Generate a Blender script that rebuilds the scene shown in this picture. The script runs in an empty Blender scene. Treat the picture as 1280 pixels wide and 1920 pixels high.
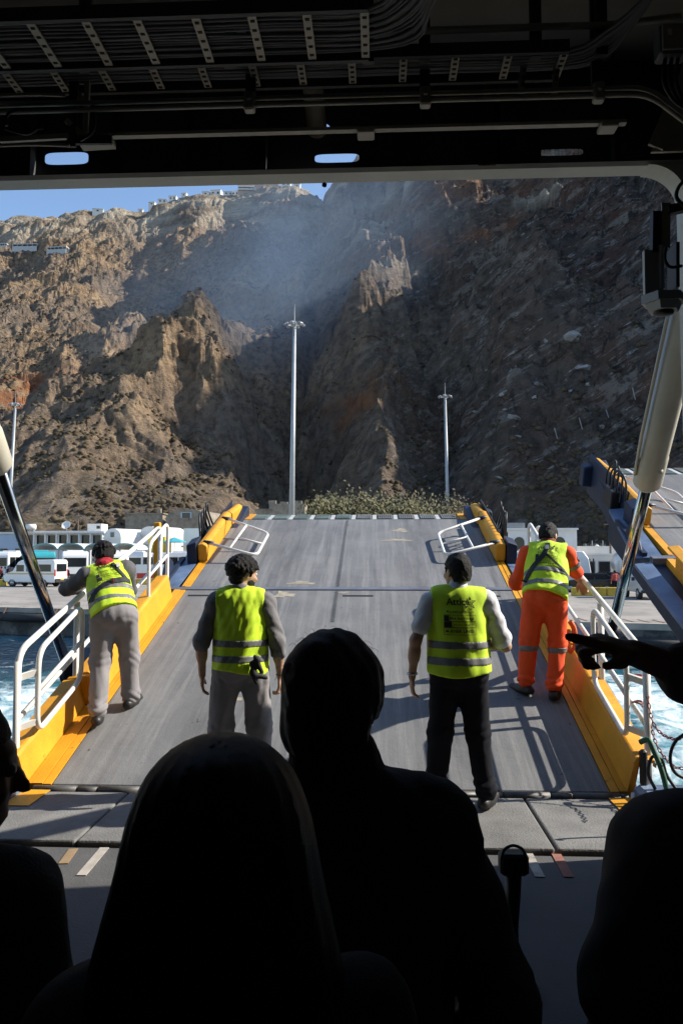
import bpy, bmesh, math, random
import numpy as np
from mathutils import Vector, Matrix, Euler
from mathutils.bvhtree import BVHTree

random.seed(7); RNG = np.random.default_rng(11)
PI = math.pi; R = math.radians
SC = bpy.context.scene
COL = SC.collection

# ------------------------------------------------------------------ camera
F_PX = 1440.0                      # focal length in pixels of a 1280 wide frame
CAM = Vector((0.39, 0.0, 1.75)); YAW = R(2.7); PITCH = R(3.38)
cam_data = bpy.data.cameras.new('camera')
cam_data.sensor_fit = 'HORIZONTAL'; cam_data.sensor_width = 36.0
cam_data.lens = 36.0 * F_PX / 1280.0
cam_data.clip_start = 0.05; cam_data.clip_end = 6000
cam = bpy.data.objects.new('camera', cam_data); COL.objects.link(cam)
cam.location = CAM
cam.rotation_euler = (PI/2 + PITCH, 0, YAW)
SC.camera = cam

# ------------------------------------------------------------------ sky, sun, exposure
SUN_DIR = Vector((0.800, 0.150, 0.585)).normalized()      # towards the sun
SUN_EL = math.asin(SUN_DIR.z); SUN_AZ = math.atan2(SUN_DIR.x, SUN_DIR.y)
world = bpy.data.worlds.new('World'); SC.world = world; world.use_nodes = True
wn = world.node_tree.nodes; wl = world.node_tree.links
sky = wn.new('ShaderNodeTexSky'); sky.sky_type = 'NISHITA'; sky.sun_disc = False
sky.sun_elevation = SUN_EL; sky.sun_rotation = SUN_AZ
sky.altitude = 0; sky.air_density = 1.0; sky.dust_density = 0.3; sky.ozone_density = 2.5
wn['Background'].inputs['Strength'].default_value = 0.13
wl.new(sky.outputs[0], wn['Background'].inputs['Color'])
sun_data = bpy.data.lights.new('sun', 'SUN'); sun_data.energy = 4.6; sun_data.angle = R(0.53)
sun_data.color = (1.0, 0.93, 0.82)
sun = bpy.data.objects.new('sun', sun_data); COL.objects.link(sun)
sun.rotation_euler = (-SUN_DIR).to_track_quat('-Z', 'Y').to_euler()
sun.location = (60, 10, 60)
SC.view_settings.view_transform = 'Standard'; SC.view_settings.look = 'None'
SC.view_settings.exposure = 0.8; SC.view_settings.gamma = 1.0
SC.view_settings.use_curve_mapping = False
SC.render.engine = 'CYCLES'
cy = SC.cycles
cy.use_denoising = True; cy.max_bounces = 6; cy.diffuse_bounces = 3; cy.glossy_bounces = 3
cy.transmission_bounces = 4; cy.volume_bounces = 0; cy.transparent_max_bounces = 8
cy.sample_clamp_indirect = 6.0; cy.use_adaptive_sampling = True; cy.adaptive_threshold = 0.02
cy.volume_step_rate = 1.0; cy.volume_max_steps = 64

# ------------------------------------------------------------------ from a picture point to a place
_f = Vector((-math.sin(YAW)*math.cos(PITCH), math.cos(YAW)*math.cos(PITCH), math.sin(PITCH)))
_r = Vector((math.cos(YAW), math.sin(YAW), 0)); _u = _r.cross(_f)
_h = Vector((-math.sin(YAW), math.cos(YAW), 0))
def ray(px, py): return _r*((px-640)/F_PX) + _u*((960-py)/F_PX) + _f
def at(px, py, d):
    q = ray(px, py); return CAM + q*(d/q.dot(_h))
def atz(px, py, z):
    q = ray(px, py); return CAM + q*((z-CAM.z)/q.z)
def atx(px, py, X):
    q = ray(px, py); return CAM + q*((X-CAM.x)/q.x)

# ------------------------------------------------------------------ mesh builder
class MB:
    def __init__(s): s.v = []; s.f = []
    def add(s, vs, fs):
        n = len(s.v); s.v += [tuple(p) for p in vs]; s.f += [tuple(i+n for i in q) for q in fs]; return s
    def box(s, c, size, M=None, bev=0.0):
        hx, hy, hz = size[0]/2, size[1]/2, size[2]/2; c = Vector(c)
        if bev <= 0:
            P = [Vector((x, y, z)) for z in (-hz, hz) for y in (-hy, hy) for x in (-hx, hx)]
            Fs = [(0,2,3,1),(4,5,7,6),(0,1,5,4),(2,6,7,3),(0,4,6,2),(1,3,7,5)]
        else:
            b = min(bev, hx*.9, hy*.9, hz*.9)
            ring = lambda ix, iy: [(ix,-hy+b*0+ (b if False else 0))]
            P = []
            def rect(x, y, z, cc):
                return [Vector((-x+cc,-y,z)),Vector((x-cc,-y,z)),Vector((x,-y+cc,z)),Vector((x,y-cc,z)),
                        Vector((x-cc,y,z)),Vector((-x+cc,y,z)),Vector((-x,y-cc,z)),Vector((-x,-y+cc,z))]
            for z, i, cc in ((-hz,b,b*.5),(-hz+b,0,b),(hz-b,0,b),(hz,b,b*.5)): P += rect(hx-i, hy-i, z, cc)
            Fs = [tuple(range(7,-1,-1)), tuple(range(24,32))]
            for k in range(3):
                for j in range(8):
                    a = k*8+j; e = k*8+(j+1)%8
                    Fs.append((a, e, e+8, a+8))
        if M is not None: P = [M @ p for p in P]
        return s.add([p+c for p in P], Fs)
    def bx(s, x0, x1, y0, y1, z0, z1, bev=0.0):
        return s.box(((x0+x1)/2,(y0+y1)/2,(z0+z1)/2), (abs(x1-x0),abs(y1-y0),abs(z1-z0)), None, bev)
    def cyl(s, a, b, r0, r1=None, n=12, caps=True):
        a = Vector(a); b = Vector(b); r1 = r0 if r1 is None else r1
        d = (b-a).normalized(); u = d.orthogonal().normalized(); w = d.cross(u)
        P = []
        for p, r in ((a, r0), (b, r1)):
            for k in range(n):
                t = 2*PI*k/n; P.append(p + u*(r*math.cos(t)) + w*(r*math.sin(t)))
        Fs = [(k, (k+1)%n, n+(k+1)%n, n+k) for k in range(n)]
        if caps: Fs += [tuple(range(n-1,-1,-1)), tuple(range(n, 2*n))]
        return s.add(P, Fs)
    def bar(s, a, b, w, h, up=(0,0,1)):
        a = Vector(a); b = Vector(b); d = b-a; L = d.length; d.normalize()
        x = Vector(up).cross(d)
        if x.length < 1e-4: x = Vector((1,0,0)).cross(d)
        x.normalize(); z = d.cross(x)
        M = Matrix((x, d, z)).transposed()
        return s.box((a+b)/2, (w, L, h), M)
    def tube(s, pts, r, n=8, closed=False, caps=True):
        pts = [Vector(p) for p in pts]; m = len(pts); rings = []
        rr = r if isinstance(r, (list, tuple)) else [r]*m
        up = None
        for i, p in enumerate(pts):
            if closed: d = pts[(i+1)%m]-pts[i-1]
            else: d = pts[min(i+1,m-1)]-pts[max(i-1,0)]
            d.normalize()
            if up is None: up = d.orthogonal().normalized()
            up = (up - d*up.dot(d))
            if up.length < 1e-5: up = d.orthogonal()
            up.normalize(); w = d.cross(up)
            rings.append([p + up*(rr[i]*math.cos(2*PI*k/n)) + w*(rr[i]*math.sin(2*PI*k/n)) for k in range(n)])
        P = [q for g in rings for q in g]; Fs = []
        for i in range(m if closed else m-1):
            j = (i+1) % m
            for k in range(n): Fs.append((i*n+k, i*n+(k+1)%n, j*n+(k+1)%n, j*n+k))
        if caps and not closed: Fs += [tuple(range(n-1,-1,-1)), tuple(range((m-1)*n, m*n))]
        return s.add(P, Fs)
    def prism(s, poly, ext):
        """polygon of 3-D points pushed along ext"""
        e = Vector(ext); n = len(poly); P = [Vector(p) for p in poly]; P += [p+e for p in P]
        return s.add(P, [tuple(range(n-1,-1,-1)), tuple(range(n,2*n))] + [(k,(k+1)%n,n+(k+1)%n,n+k) for k in range(n)])
    def ico(s, c, r, sub=1, sc=(1,1,1), jit=0.0, rnd=random):
        bm = bmesh.new(); bmesh.ops.create_icosphere(bm, subdivisions=sub, radius=1.0)
        P = [Vector((v.co.x*sc[0], v.co.y*sc[1], v.co.z*sc[2]))*(r*(1+rnd.uniform(-jit,jit))) + Vector(c) for v in bm.verts]
        Fs = [tuple(v.index for v in f.verts) for f in bm.faces]; bm.free()
        return s.add(P, Fs)
    def lathe(s, prof, c=(0,0,0), n=16):
        P = []; c = Vector(c); m = len(prof)
        for r, z in prof:
            for k in range(n): P.append(c + Vector((r*math.cos(2*PI*k/n), r*math.sin(2*PI*k/n), z)))
        Fs = [(i*n+k, i*n+(k+1)%n, (i+1)*n+(k+1)%n, (i+1)*n+k) for i in range(m-1) for k in range(n)]
        Fs += [tuple(range(n-1,-1,-1)), tuple(range((m-1)*n, m*n))]
        return s.add(P, Fs)
    def xf(s, M):
        s.v = [tuple(M @ Vector(p)) for p in s.v]; return s
    def mesh(s, name):
        me = bpy.data.meshes.new(name); me.from_pydata(s.v, [], s.f); me.update(); return me
def smooth_path(pts, n=6):
    """Catmull-Rom through the points"""
    pts = [Vector(p) for p in pts]; out = []
    for i in range(len(pts)-1):
        p0 = pts[max(i-1,0)]; p1 = pts[i]; p2 = pts[i+1]; p3 = pts[min(i+2,len(pts)-1)]
        for k in range(n):
            t = k/n
            out.append(0.5*((2*p1)+(p2-p0)*t+(2*p0-5*p1+4*p2-p3)*t*t+(-p0+3*p1-3*p2+p3)*t**3))
    out.append(pts[-1]); return out
def round_path(pts, rad, n=4, closed=False):
    """polyline with rounded corners"""
    pts = [Vector(p) for p in pts]; m = len(pts); out = []
    for i, p in enumerate(pts):
        if not closed and i in (0, m-1): out.append(p); continue
        a = pts[i-1]-p; b = pts[(i+1)%m]-p
        r = min(rad, a.length*.45, b.length*.45); a = p+a.normalized()*r; b = p+b.normalized()*r
        for k in range(n+1):
            t = k/n; out.append(a*(1-t)**2 + p*(2*t*(1-t)) + b*t*t)
    return out

WORLD_ROOT = {}
def link(name, me, m, parent=None, smooth=False):
    o = bpy.data.objects.new(name, me); COL.objects.link(o)
    if m is not None: me.materials.append(m)
    if smooth: me.polygons.foreach_set('use_smooth', [True]*len(me.polygons))
    if parent is not None:
        o.parent = parent
        if parent.name in WORLD_ROOT:
            o.matrix_parent_inverse = Matrix.Translation(-Vector(WORLD_ROOT[parent.name]))
    return o
def part(name, mb, m, parent=None, smooth=False, kind=None, label=None):
    o = link(name, mb.mesh(name), m, parent, smooth)
    if kind: o['kind'] = kind
    if label: o['label'] = label
    return o
def tag(o, label=None, cat=None, group=None, kind=None):
    if label: o['label'] = label
    if cat: o['category'] = cat
    if group: o['group'] = group
    if kind: o['kind'] = kind
    return o
def thing(name, label, cat, loc=(0,0,0), rotz=0, group=None, world=False):
    o = bpy.data.objects.new(name, None); COL.objects.link(o)
    o.empty_display_size = 0.2
    o.location = loc; o.rotation_euler = (0,0,rotz)
    if world: WORLD_ROOT[o.name] = tuple(loc)
    return tag(o, label, cat, group)
def copy_tree(o, parent=None):
    c = o.copy(); COL.objects.link(c)
    if parent is not None: c.parent = parent
    for ch in o.children: copy_tree(ch, c)
    return c
def shift_mod(o, w=0.01, seg=2, ang=40):
    b = o.modifiers.new('bevel', 'BEVEL'); b.width = w; b.segments = seg; b.limit_method = 'ANGLE'; b.angle_limit = R(ang); return o

# ------------------------------------------------------------------ materials
MATS = {}
def mat(name, col, rough=0.6, metal=0.0, var=0.15, scale=6.0, bump=0.0, bscale=40.0, spec=0.5, col2=None, detail=6, alpha=None,
        wear=None, wear_amt=0.5, wear_scale=3.0, stretch=None, coat=0.0, sheen=0.0, emis=None):
    """noise varied Principled material; col2 = second tone; wear = a third colour in worn patches"""
    if name in MATS: return MATS[name]
    m = bpy.data.materials.new(name); m.use_nodes = True; nt = m.node_tree; N = nt.nodes; L = nt.links
    b = N['Principled BSDF']
    tc = N.new('ShaderNodeTexCoord'); mp = N.new('ShaderNodeMapping'); L.new(tc.outputs['Object'], mp.inputs['Vector'])
    if stretch: mp.inputs['Scale'].default_value = stretch
    nz = N.new('ShaderNodeTexNoise'); nz.inputs['Scale'].default_value = scale; nz.inputs['Detail'].default_value = detail
    nz.inputs['Roughness'].default_value = 0.6
    L.new(mp.outputs[0], nz.inputs['Vector'])
    cr = N.new('ShaderNodeValToRGB'); cr.color_ramp.elements[0].position = 0.3; cr.color_ramp.elements[1].position = 0.7
    c2 = col2 if col2 else tuple(min(1, c*(1+var)) for c in col)
    c1 = col if col2 else tuple(c*(1-var) for c in col)
    cr.color_ramp.elements[0].color = (*c1, 1); cr.color_ramp.elements[1].color = (*c2, 1)
    L.new(nz.outputs['Fac'], cr.inputs['Fac']); out = cr.outputs['Color']
    if wear:
        nw = N.new('ShaderNodeTexNoise'); nw.inputs['Scale'].default_value = wear_scale; nw.inputs['Detail'].default_value = 9
        nw.inputs['Roughness'].default_value = 0.72
        L.new(mp.outputs[0], nw.inputs['Vector'])
        wr = N.new('ShaderNodeValToRGB'); p = 0.72-0.3*wear_amt
        wr.color_ramp.elements[0].position = p; wr.color_ramp.elements[1].position = p+0.09
        L.new(nw.outputs['Fac'], wr.inputs['Fac'])
        mx = N.new('ShaderNodeMix'); mx.data_type = 'RGBA'; L.new(wr.outputs['Color'], mx.inputs['Factor'])
        L.new(out, mx.inputs['A']); mx.inputs['B'].default_value = (*wear, 1); out = mx.outputs['Result']
    L.new(out, b.inputs['Base Color'])
    b.inputs['Roughness'].default_value = rough; b.inputs['Metallic'].default_value = metal
    b.inputs['Specular IOR Level'].default_value = spec
    if coat: b.inputs['Coat Weight'].default_value = coat; b.inputs['Coat Roughness'].default_value = 0.08
    if sheen: b.inputs['Sheen Weight'].default_value = sheen
    if alpha is not None: b.inputs['Alpha'].default_value = alpha
    # roughness breaks up a little everywhere
    rr = N.new('ShaderNodeMapRange'); rr.inputs['To Min'].default_value = max(0.02, rough-0.1); rr.inputs['To Max'].default_value = min(1, rough+0.12)
    L.new(nz.outputs['Fac'], rr.inputs['Value']); L.new(rr.outputs[0], b.inputs['Roughness'])
    if bump > 0:
        bn = N.new('ShaderNodeTexNoise'); bn.inputs['Scale'].default_value = bscale; bn.inputs['Detail'].default_value = 5
        L.new(mp.outputs[0], bn.inputs['Vector'])
        bp = N.new('ShaderNodeBump'); bp.inputs['Strength'].default_value = bump; bp.inputs['Distance'].default_value = 0.02
        L.new(bn.outputs['Fac'], bp.inputs['Height']); L.new(bp.outputs[0], b.inputs['Normal'])
    MATS[name] = m; return m

def text_mesh(body, size, bold=True):
    cu = bpy.data.curves.new('txt', 'FONT'); cu.body = body; cu.size = size; cu.align_x = 'CENTER'; cu.align_y = 'CENTER'; cu.resolution_u = 2
    if bold: cu.offset = size*.018
    o = bpy.data.objects.new('txt', cu); COL.objects.link(o); dg = bpy.context.evaluated_depsgraph_get(); dg.update()
    me = bpy.data.meshes.new_from_object(o.evaluated_get(dg)); bpy.data.objects.remove(o); return me
# ------------------------------------------------------------------ noise on arrays
_perm = RNG.permutation(512); _perm = np.concatenate([_perm, _perm])
_ang = RNG.uniform(0, 2*PI, 512); _gx = np.cos(_ang); _gy = np.sin(_ang)
def gnoise(x, y):
    xi = np.floor(x).astype(int); yi = np.floor(y).astype(int); fx = x-xi; fy = y-yi
    u = fx*fx*fx*(fx*(fx*6-15)+10); v = fy*fy*fy*(fy*(fy*6-15)+10)
    def g(ix, iy, dx, dy):
        h = _perm[(_perm[ix & 511] + iy) & 511]; return _gx[h]*dx + _gy[h]*dy
    a = g(xi, yi, fx, fy); b = g(xi+1, yi, fx-1, fy); c = g(xi, yi+1, fx, fy-1); d = g(xi+1, yi+1, fx-1, fy-1)
    return ((a+(b-a)*u) + ((c+(d-c)*u)-(a+(b-a)*u))*v)*1.5
def fbm(x, y, o=5, gain=0.5, lac=2.03):
    s = 0; a = 1
    for k in range(o):
        s = s + a*gnoise(x+17.3*k, y-9.1*k); x = x*lac; y = y*lac; a *= gain
    return s
def ridged(x, y, o=5, gain=0.5, lac=2.1):
    s = 0; a = 1; w = 1
    for k in range(o):
        n = 1-np.abs(gnoise(x+31.7*k, y+5.9*k)); n = n*n*w; w = np.clip(n*1.6, 0, 1)
        s = s + a*n; x = x*lac; y = y*lac; a *= gain
    return s
def sstep(a, b, x):
    t = np.clip((x-a)/(b-a), 0, 1); return t*t*(3-2*t)

# ------------------------------------------------------------------ the caldera cliff: height over (u across, d away), metres
QUAY_Z = -0.95; SEA_Z = -2.35
_bu = np.array([-420,-300,-160,-90,-52,-34,-20,-11,-2,7,16,26,38,52,72,105,160,420.])
_bd = np.array([ 170, 160, 132,118,110,112,126,148,128,114,119,127,106, 90, 70, 40, 0,-180.])
_ps = np.array([-60, 0, 12, 60,150,240,290,318,342,372,430,2000.])
_pz = np.array([  0, 0,  5, 34, 92,158,204,235,250,256,259, 310.])
def seg_dist(u, d, pts):
    best = np.full(u.shape, 1e9); tt = np.zeros(u.shape); n = len(pts)-1
    for i in range(n):
        ax, ay = pts[i]; bx, by = pts[i+1]; ex, ey = bx-ax, by-ay
        t = np.clip(((u-ax)*ex+(d-ay)*ey)/(ex*ex+ey*ey), 0, 1)
        q = np.hypot(u-ax-ex*t, d-ay-ey*t); m = q < best
        best = np.where(m, q, best); tt = np.where(m, (i+t)/n, tt)
    return best, tt
def uv(px, d): return ((px-640)/F_PX*d, d)
SPURS = [  # picture columns and distances along the crest, height, width
    ([(405,122),(365,138),(330,155)], 9, 14),                      # nose above the quay
    ([(-60,160),(0,170),(140,186),(262,205),(320,215)], 8, 15), ([(290,210),(350,222),(418,240),(450,262)], 20, 17),    # front ridge rising to the right
    ([(-60,225),(60,232),(180,246),(280,262),(350,285),(400,320)], -26, 24),  # hollow behind it
    ([(150,150),(120,172)], 8, 9), ([(60,128),(40,150)], 7, 8), ([(250,140),(225,172)], -7, 8), ([(420,190),(385,212)], 9, 9),
    ([(705,112),(690,130),(665,158),(640,190)], 15, 10),
    ([(648,224),(618,246),(575,285),(540,330)], 24, 24),
    ([(470,300),(440,350),(450,430)], 20, 16),
    ([(880,262),(850,300),(850,350),(880,400)], 30, 17),
    ([(760,330),(720,380),(700,440)], 22, 18),
    ([(1000,150),(980,190),(1010,240)], 12, 12),
    ([(1120,200),(1130,260)], 14, 14),
    ([(470,170),(500,210),(450,260),(500,330)], -22, 17),
    ([(600,150),(590,210),(620,300)], -10, 14),
    ([(230,320),(260,380),(265,440)], -14, 16),
]
SPURS = [([uv(*p) for p in pts], a, w) for pts, a, w in SPURS]
def terr(u, d, fine=True):
    wu = u + 9*fbm(u/70+3, d/70, 3) + 2.6*fbm(u/11+3, d/13, 3); wd = d + 9*fbm(u/70-8, d/70+4, 3) + 2.6*fbm(u/11-8, d/13+4, 3)
    B = np.interp(wu, _bu, _bd)
    W = np.interp(wu, [-250,-120,-60,-20,0,80,200], [402,402,402,378,355,322,290])
    s = (wd-B)*(342/W)
    s = s + 10*fbm(u/55, d/160+2, 3)*sstep(0, 60, s)
    z = np.interp(s, _ps, _pz)
    up = sstep(0, 45, z)
    env = up*(1-0.8*sstep(205, 240, z))
    for pts, a, w in SPURS:
        q, t = seg_dist(wu, wd, pts)
        fall = np.exp(-(q/w)**2) if a < 0 else .5*np.exp(-(q/(1.15*w))**2)+.5*np.maximum(0, 1-q/(2.3*w))**1.2
        z = z + a*fall*np.sin(np.clip(t, .04, .96)*PI)**.5*np.clip(up*1.6, 0, 1)*(1-0.8*sstep(228, 246, z))
    for (a0, a1), (b0, b1), dep, w in (((88,258),(330,312),110,20), ((86,286),(330,330),75,20), ((112,318),(330,372),95,20), ((170,166),(340,198),55,14)):   # notches cut in the unseen slope so sun reaches the crags
        q, t = seg_dist(u, d, [(a0, a1), (b0, b1)]); z = z - dep*np.exp(-(q/w)**2)*np.clip(t*2.5, 0, 1)
    if not fine: return z
    # gullies running down the slope
    rough = 1-.55*(1-sstep(-60, -20, u))*sstep(225, 265, d)
    z = z + env*(5+4*sstep(-30, 10, u))*(ridged(wu/46, wd/95+7, 2)-0.8)*rough + env*1.6*(ridged(wu/21+3, wd/30, 3)-0.85)
    z = z + env*0.9*(ridged(wu/9+4, wd/12, 3)-0.9)
    z = z + env*rough*5.5*fbm(wu/30+1, wd/44+8, 3)
    zsm = z
    # outcrops: small scarps that break the slope
    oc = fbm(wu/24+12, wd/20-3, 4)
    z = z + env*rough*(2.6*sstep(.08, .19, oc) + 2.2*sstep(.34, .44, oc) - 1.5*(1-sstep(-.24, -.12, oc)))
    oc = fbm(wu/8.5+2, wd/7-3, 3)
    z = z + env*(0.7*sstep(.15, .30, oc) + 0.6*sstep(.45, .60, oc))
    # strata: ledges and risers in the upper wall, dipping a little
    zz = zsm - 0.20*np.maximum(u+10, 0) + 0.04*u + 5*fbm(u/60, d/60+11, 3)
    st = 13.0; k = np.floor(zz/st); f = zz/st-k
    rise = sstep(0.55, 0.78, f)*st + (k*st)
    z = z + (rise-zz)*(0.20+0.70*sstep(12, 40, u))*sstep(95-40*sstep(12, 40, u), 140-45*sstep(12, 40, u), z)*(1-sstep(238, 250, z))*np.clip(0.8+0.9*fbm(u/38+9, d/38, 2), 0, 1)
    st2 = 3.6; k = np.floor(zz/st2+.3); f = zz/st2+.3-k
    z = z + (sstep(0.5, 0.85, f)*st2+(k-.3)*st2-zz)*0.35*sstep(30, 110, z)*np.clip(0.5+1.2*fbm(u/19, d/19+3, 2), 0, 1)*(1-sstep(240,248,z))
    # slabs that dip to the left across the shaded face
    rt = sstep(-10, 25, u)*env
    z = z + rt*2.6*(ridged((u*.8+d*.6)/7.5, (d*.8-u*.6)/24, 4)-.8) + rt*5*(ridged((u*.8+d*.6)/26+4, (d*.8-u*.6)/60, 2)-.8)
    # rock
    rk = 0.35+0.65*sstep(-0.2, 0.5, fbm(u/23+2, d/23-5, 3))
    z = z + np.clip(up*1.5, 0, 1)*rk*(1.0*(ridged(u/5.5, d/7.5, 3)-0.85) + 0.55*fbm(u/2.2, d/2.6, 3))
    return z
t_in = np.linspace(-0.468, 0.468, 740)
t_l = -0.468-np.linspace(0.012, 0.75, 46)[::-1]**1.0; t_r = 0.468+np.linspace(0.008, 1.5, 110)
tt = np.concatenate([t_l, t_in, t_r]); dd = np.geomspace(58, 640, 640)
T, D = np.meshgrid(tt, dd); U = T*D
Zt = terr(U, D)
Zt = np.where(Zt < 0.02, -0.35, Zt) + QUAY_Z
nT, nD = len(tt), len(dd)
Xw = CAM.x + U*_r.x + D*_h.x; Yw = CAM.y + U*_r.y + D*_h.y
def terrain_z(p):
    q = Vector((p[0]-CAM.x, p[1]-CAM.y, 0)); u = q.dot(_r); d = q.dot(_h)
    i = np.clip(np.searchsorted(tt, u/d)-1, 0, nT-2); j = np.clip(np.searchsorted(dd, d)-1, 0, nD-2)
    return float(Zt[j:j+2, i:i+2].mean())
def terrain_hit(px, py, d0=62.0):
    """where the view through a picture point meets the slope"""
    t = (px-640)/F_PX; i = int(np.clip(np.searchsorted(tt, t), 0, nT-1))
    q = ray(px, py); k = q.dot(_h)
    zr = CAM.z + q.z*dd/k; m = np.nonzero((Zt[:, i] > zr) & (dd > d0))[0]
    j = m[0] if len(m) else nD-1
    return at(px, py, dd[j]), dd[j]
def grid_mesh(name, X, Y, Z):
    n, m = X.shape; me = bpy.data.meshes.new(name)
    co = np.stack([X, Y, Z], -1).reshape(-1, 3).astype(np.float32)
    idx = np.arange(n*m).reshape(n, m)
    q = np.stack([idx[:-1,:-1], idx[:-1,1:], idx[1:,1:], idx[1:,:-1]], -1).reshape(-1, 4)
    me.vertices.add(len(co)); me.vertices.foreach_set('co', co.ravel())
    me.loops.add(q.size); me.loops.foreach_set('vertex_index', q.ravel().astype(np.int32))
    me.polygons.add(len(q)); me.polygons.foreach_set('loop_start', np.arange(0, q.size, 4, dtype=np.int32))
    me.polygons.foreach_set('loop_total', np.full(len(q), 4, dtype=np.int32))
    me.update(calc_edges=True); return me
def fattr(me, name, a):
    at_ = me.attributes.new(name, 'FLOAT', 'POINT'); at_.data.foreach_set('value', a.ravel().astype(np.float32))
cl_me = grid_mesh('cliff', Xw, Yw, Zt)
cl_me.polygons.foreach_set('use_smooth', [False]*len(cl_me.polygons))
def blob(px, py, rx, ry):
    """geology patches given where they show on the slope"""
    p, d = terrain_hit(px, py); q = p-CAM; u0 = q.dot(_r)
    return np.exp(-(((U-u0)/(rx/F_PX*d))**2 + ((Zt-p.z)/(ry/F_PX*d))**2))
zs = Zt - 0.20*np.maximum(U+10, 0) + 0.04*U + 5*fbm(U/60, D/60+11, 3)
red = blob(30,735,55,40)*.9 + sstep(-10,30,U)*.55*(np.exp(-((zs-132)/6)**2)+np.exp(-((zs-107)/5)**2)+.7*np.exp(-((zs-159)/6)**2)) + blob(40,740,70,60)*1.2 + blob(150,700,22,28) + blob(675,745,45,40) + 0*U + blob(1225,730,70,22)*.8 + 0.6*blob(620,800,40,40)
red = red*np.clip(0.6+1.3*fbm(U/9, Zt/6, 4), 0, 1.4)
cream = 0.9*sstep(185, 225, Zt+5*fbm(U/40, D/40, 3))*np.clip(0.55+1.1*fbm(U/28+5, zs/9, 4), 0, 1)
cream += np.exp(-((zs-146)/5)**2)*sstep(-20, 30, U)*np.clip(.7+1.5*fbm(U/30, D/30, 2), 0, 1)*.95
cream += (np.exp(-((zs-119)/4.0)**2)+.7*np.exp(-((zs-172)/5)**2)+.5*np.exp(-((zs-98)/2.5)**2))*sstep(-20, 30, U)*np.clip(.7+1.5*fbm(U/30+7, D/30, 2), 0, 1)*.9
cream = np.clip(cream, 0, 1)
grey = sstep(-60, 60, U - 0.05*D + 18*fbm(U/40, D/40, 3))
fattr(cl_me, 'red', np.clip(red, 0, 1)); fattr(cl_me, 'cream', cream); fattr(cl_me, 'grey', grey)

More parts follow.
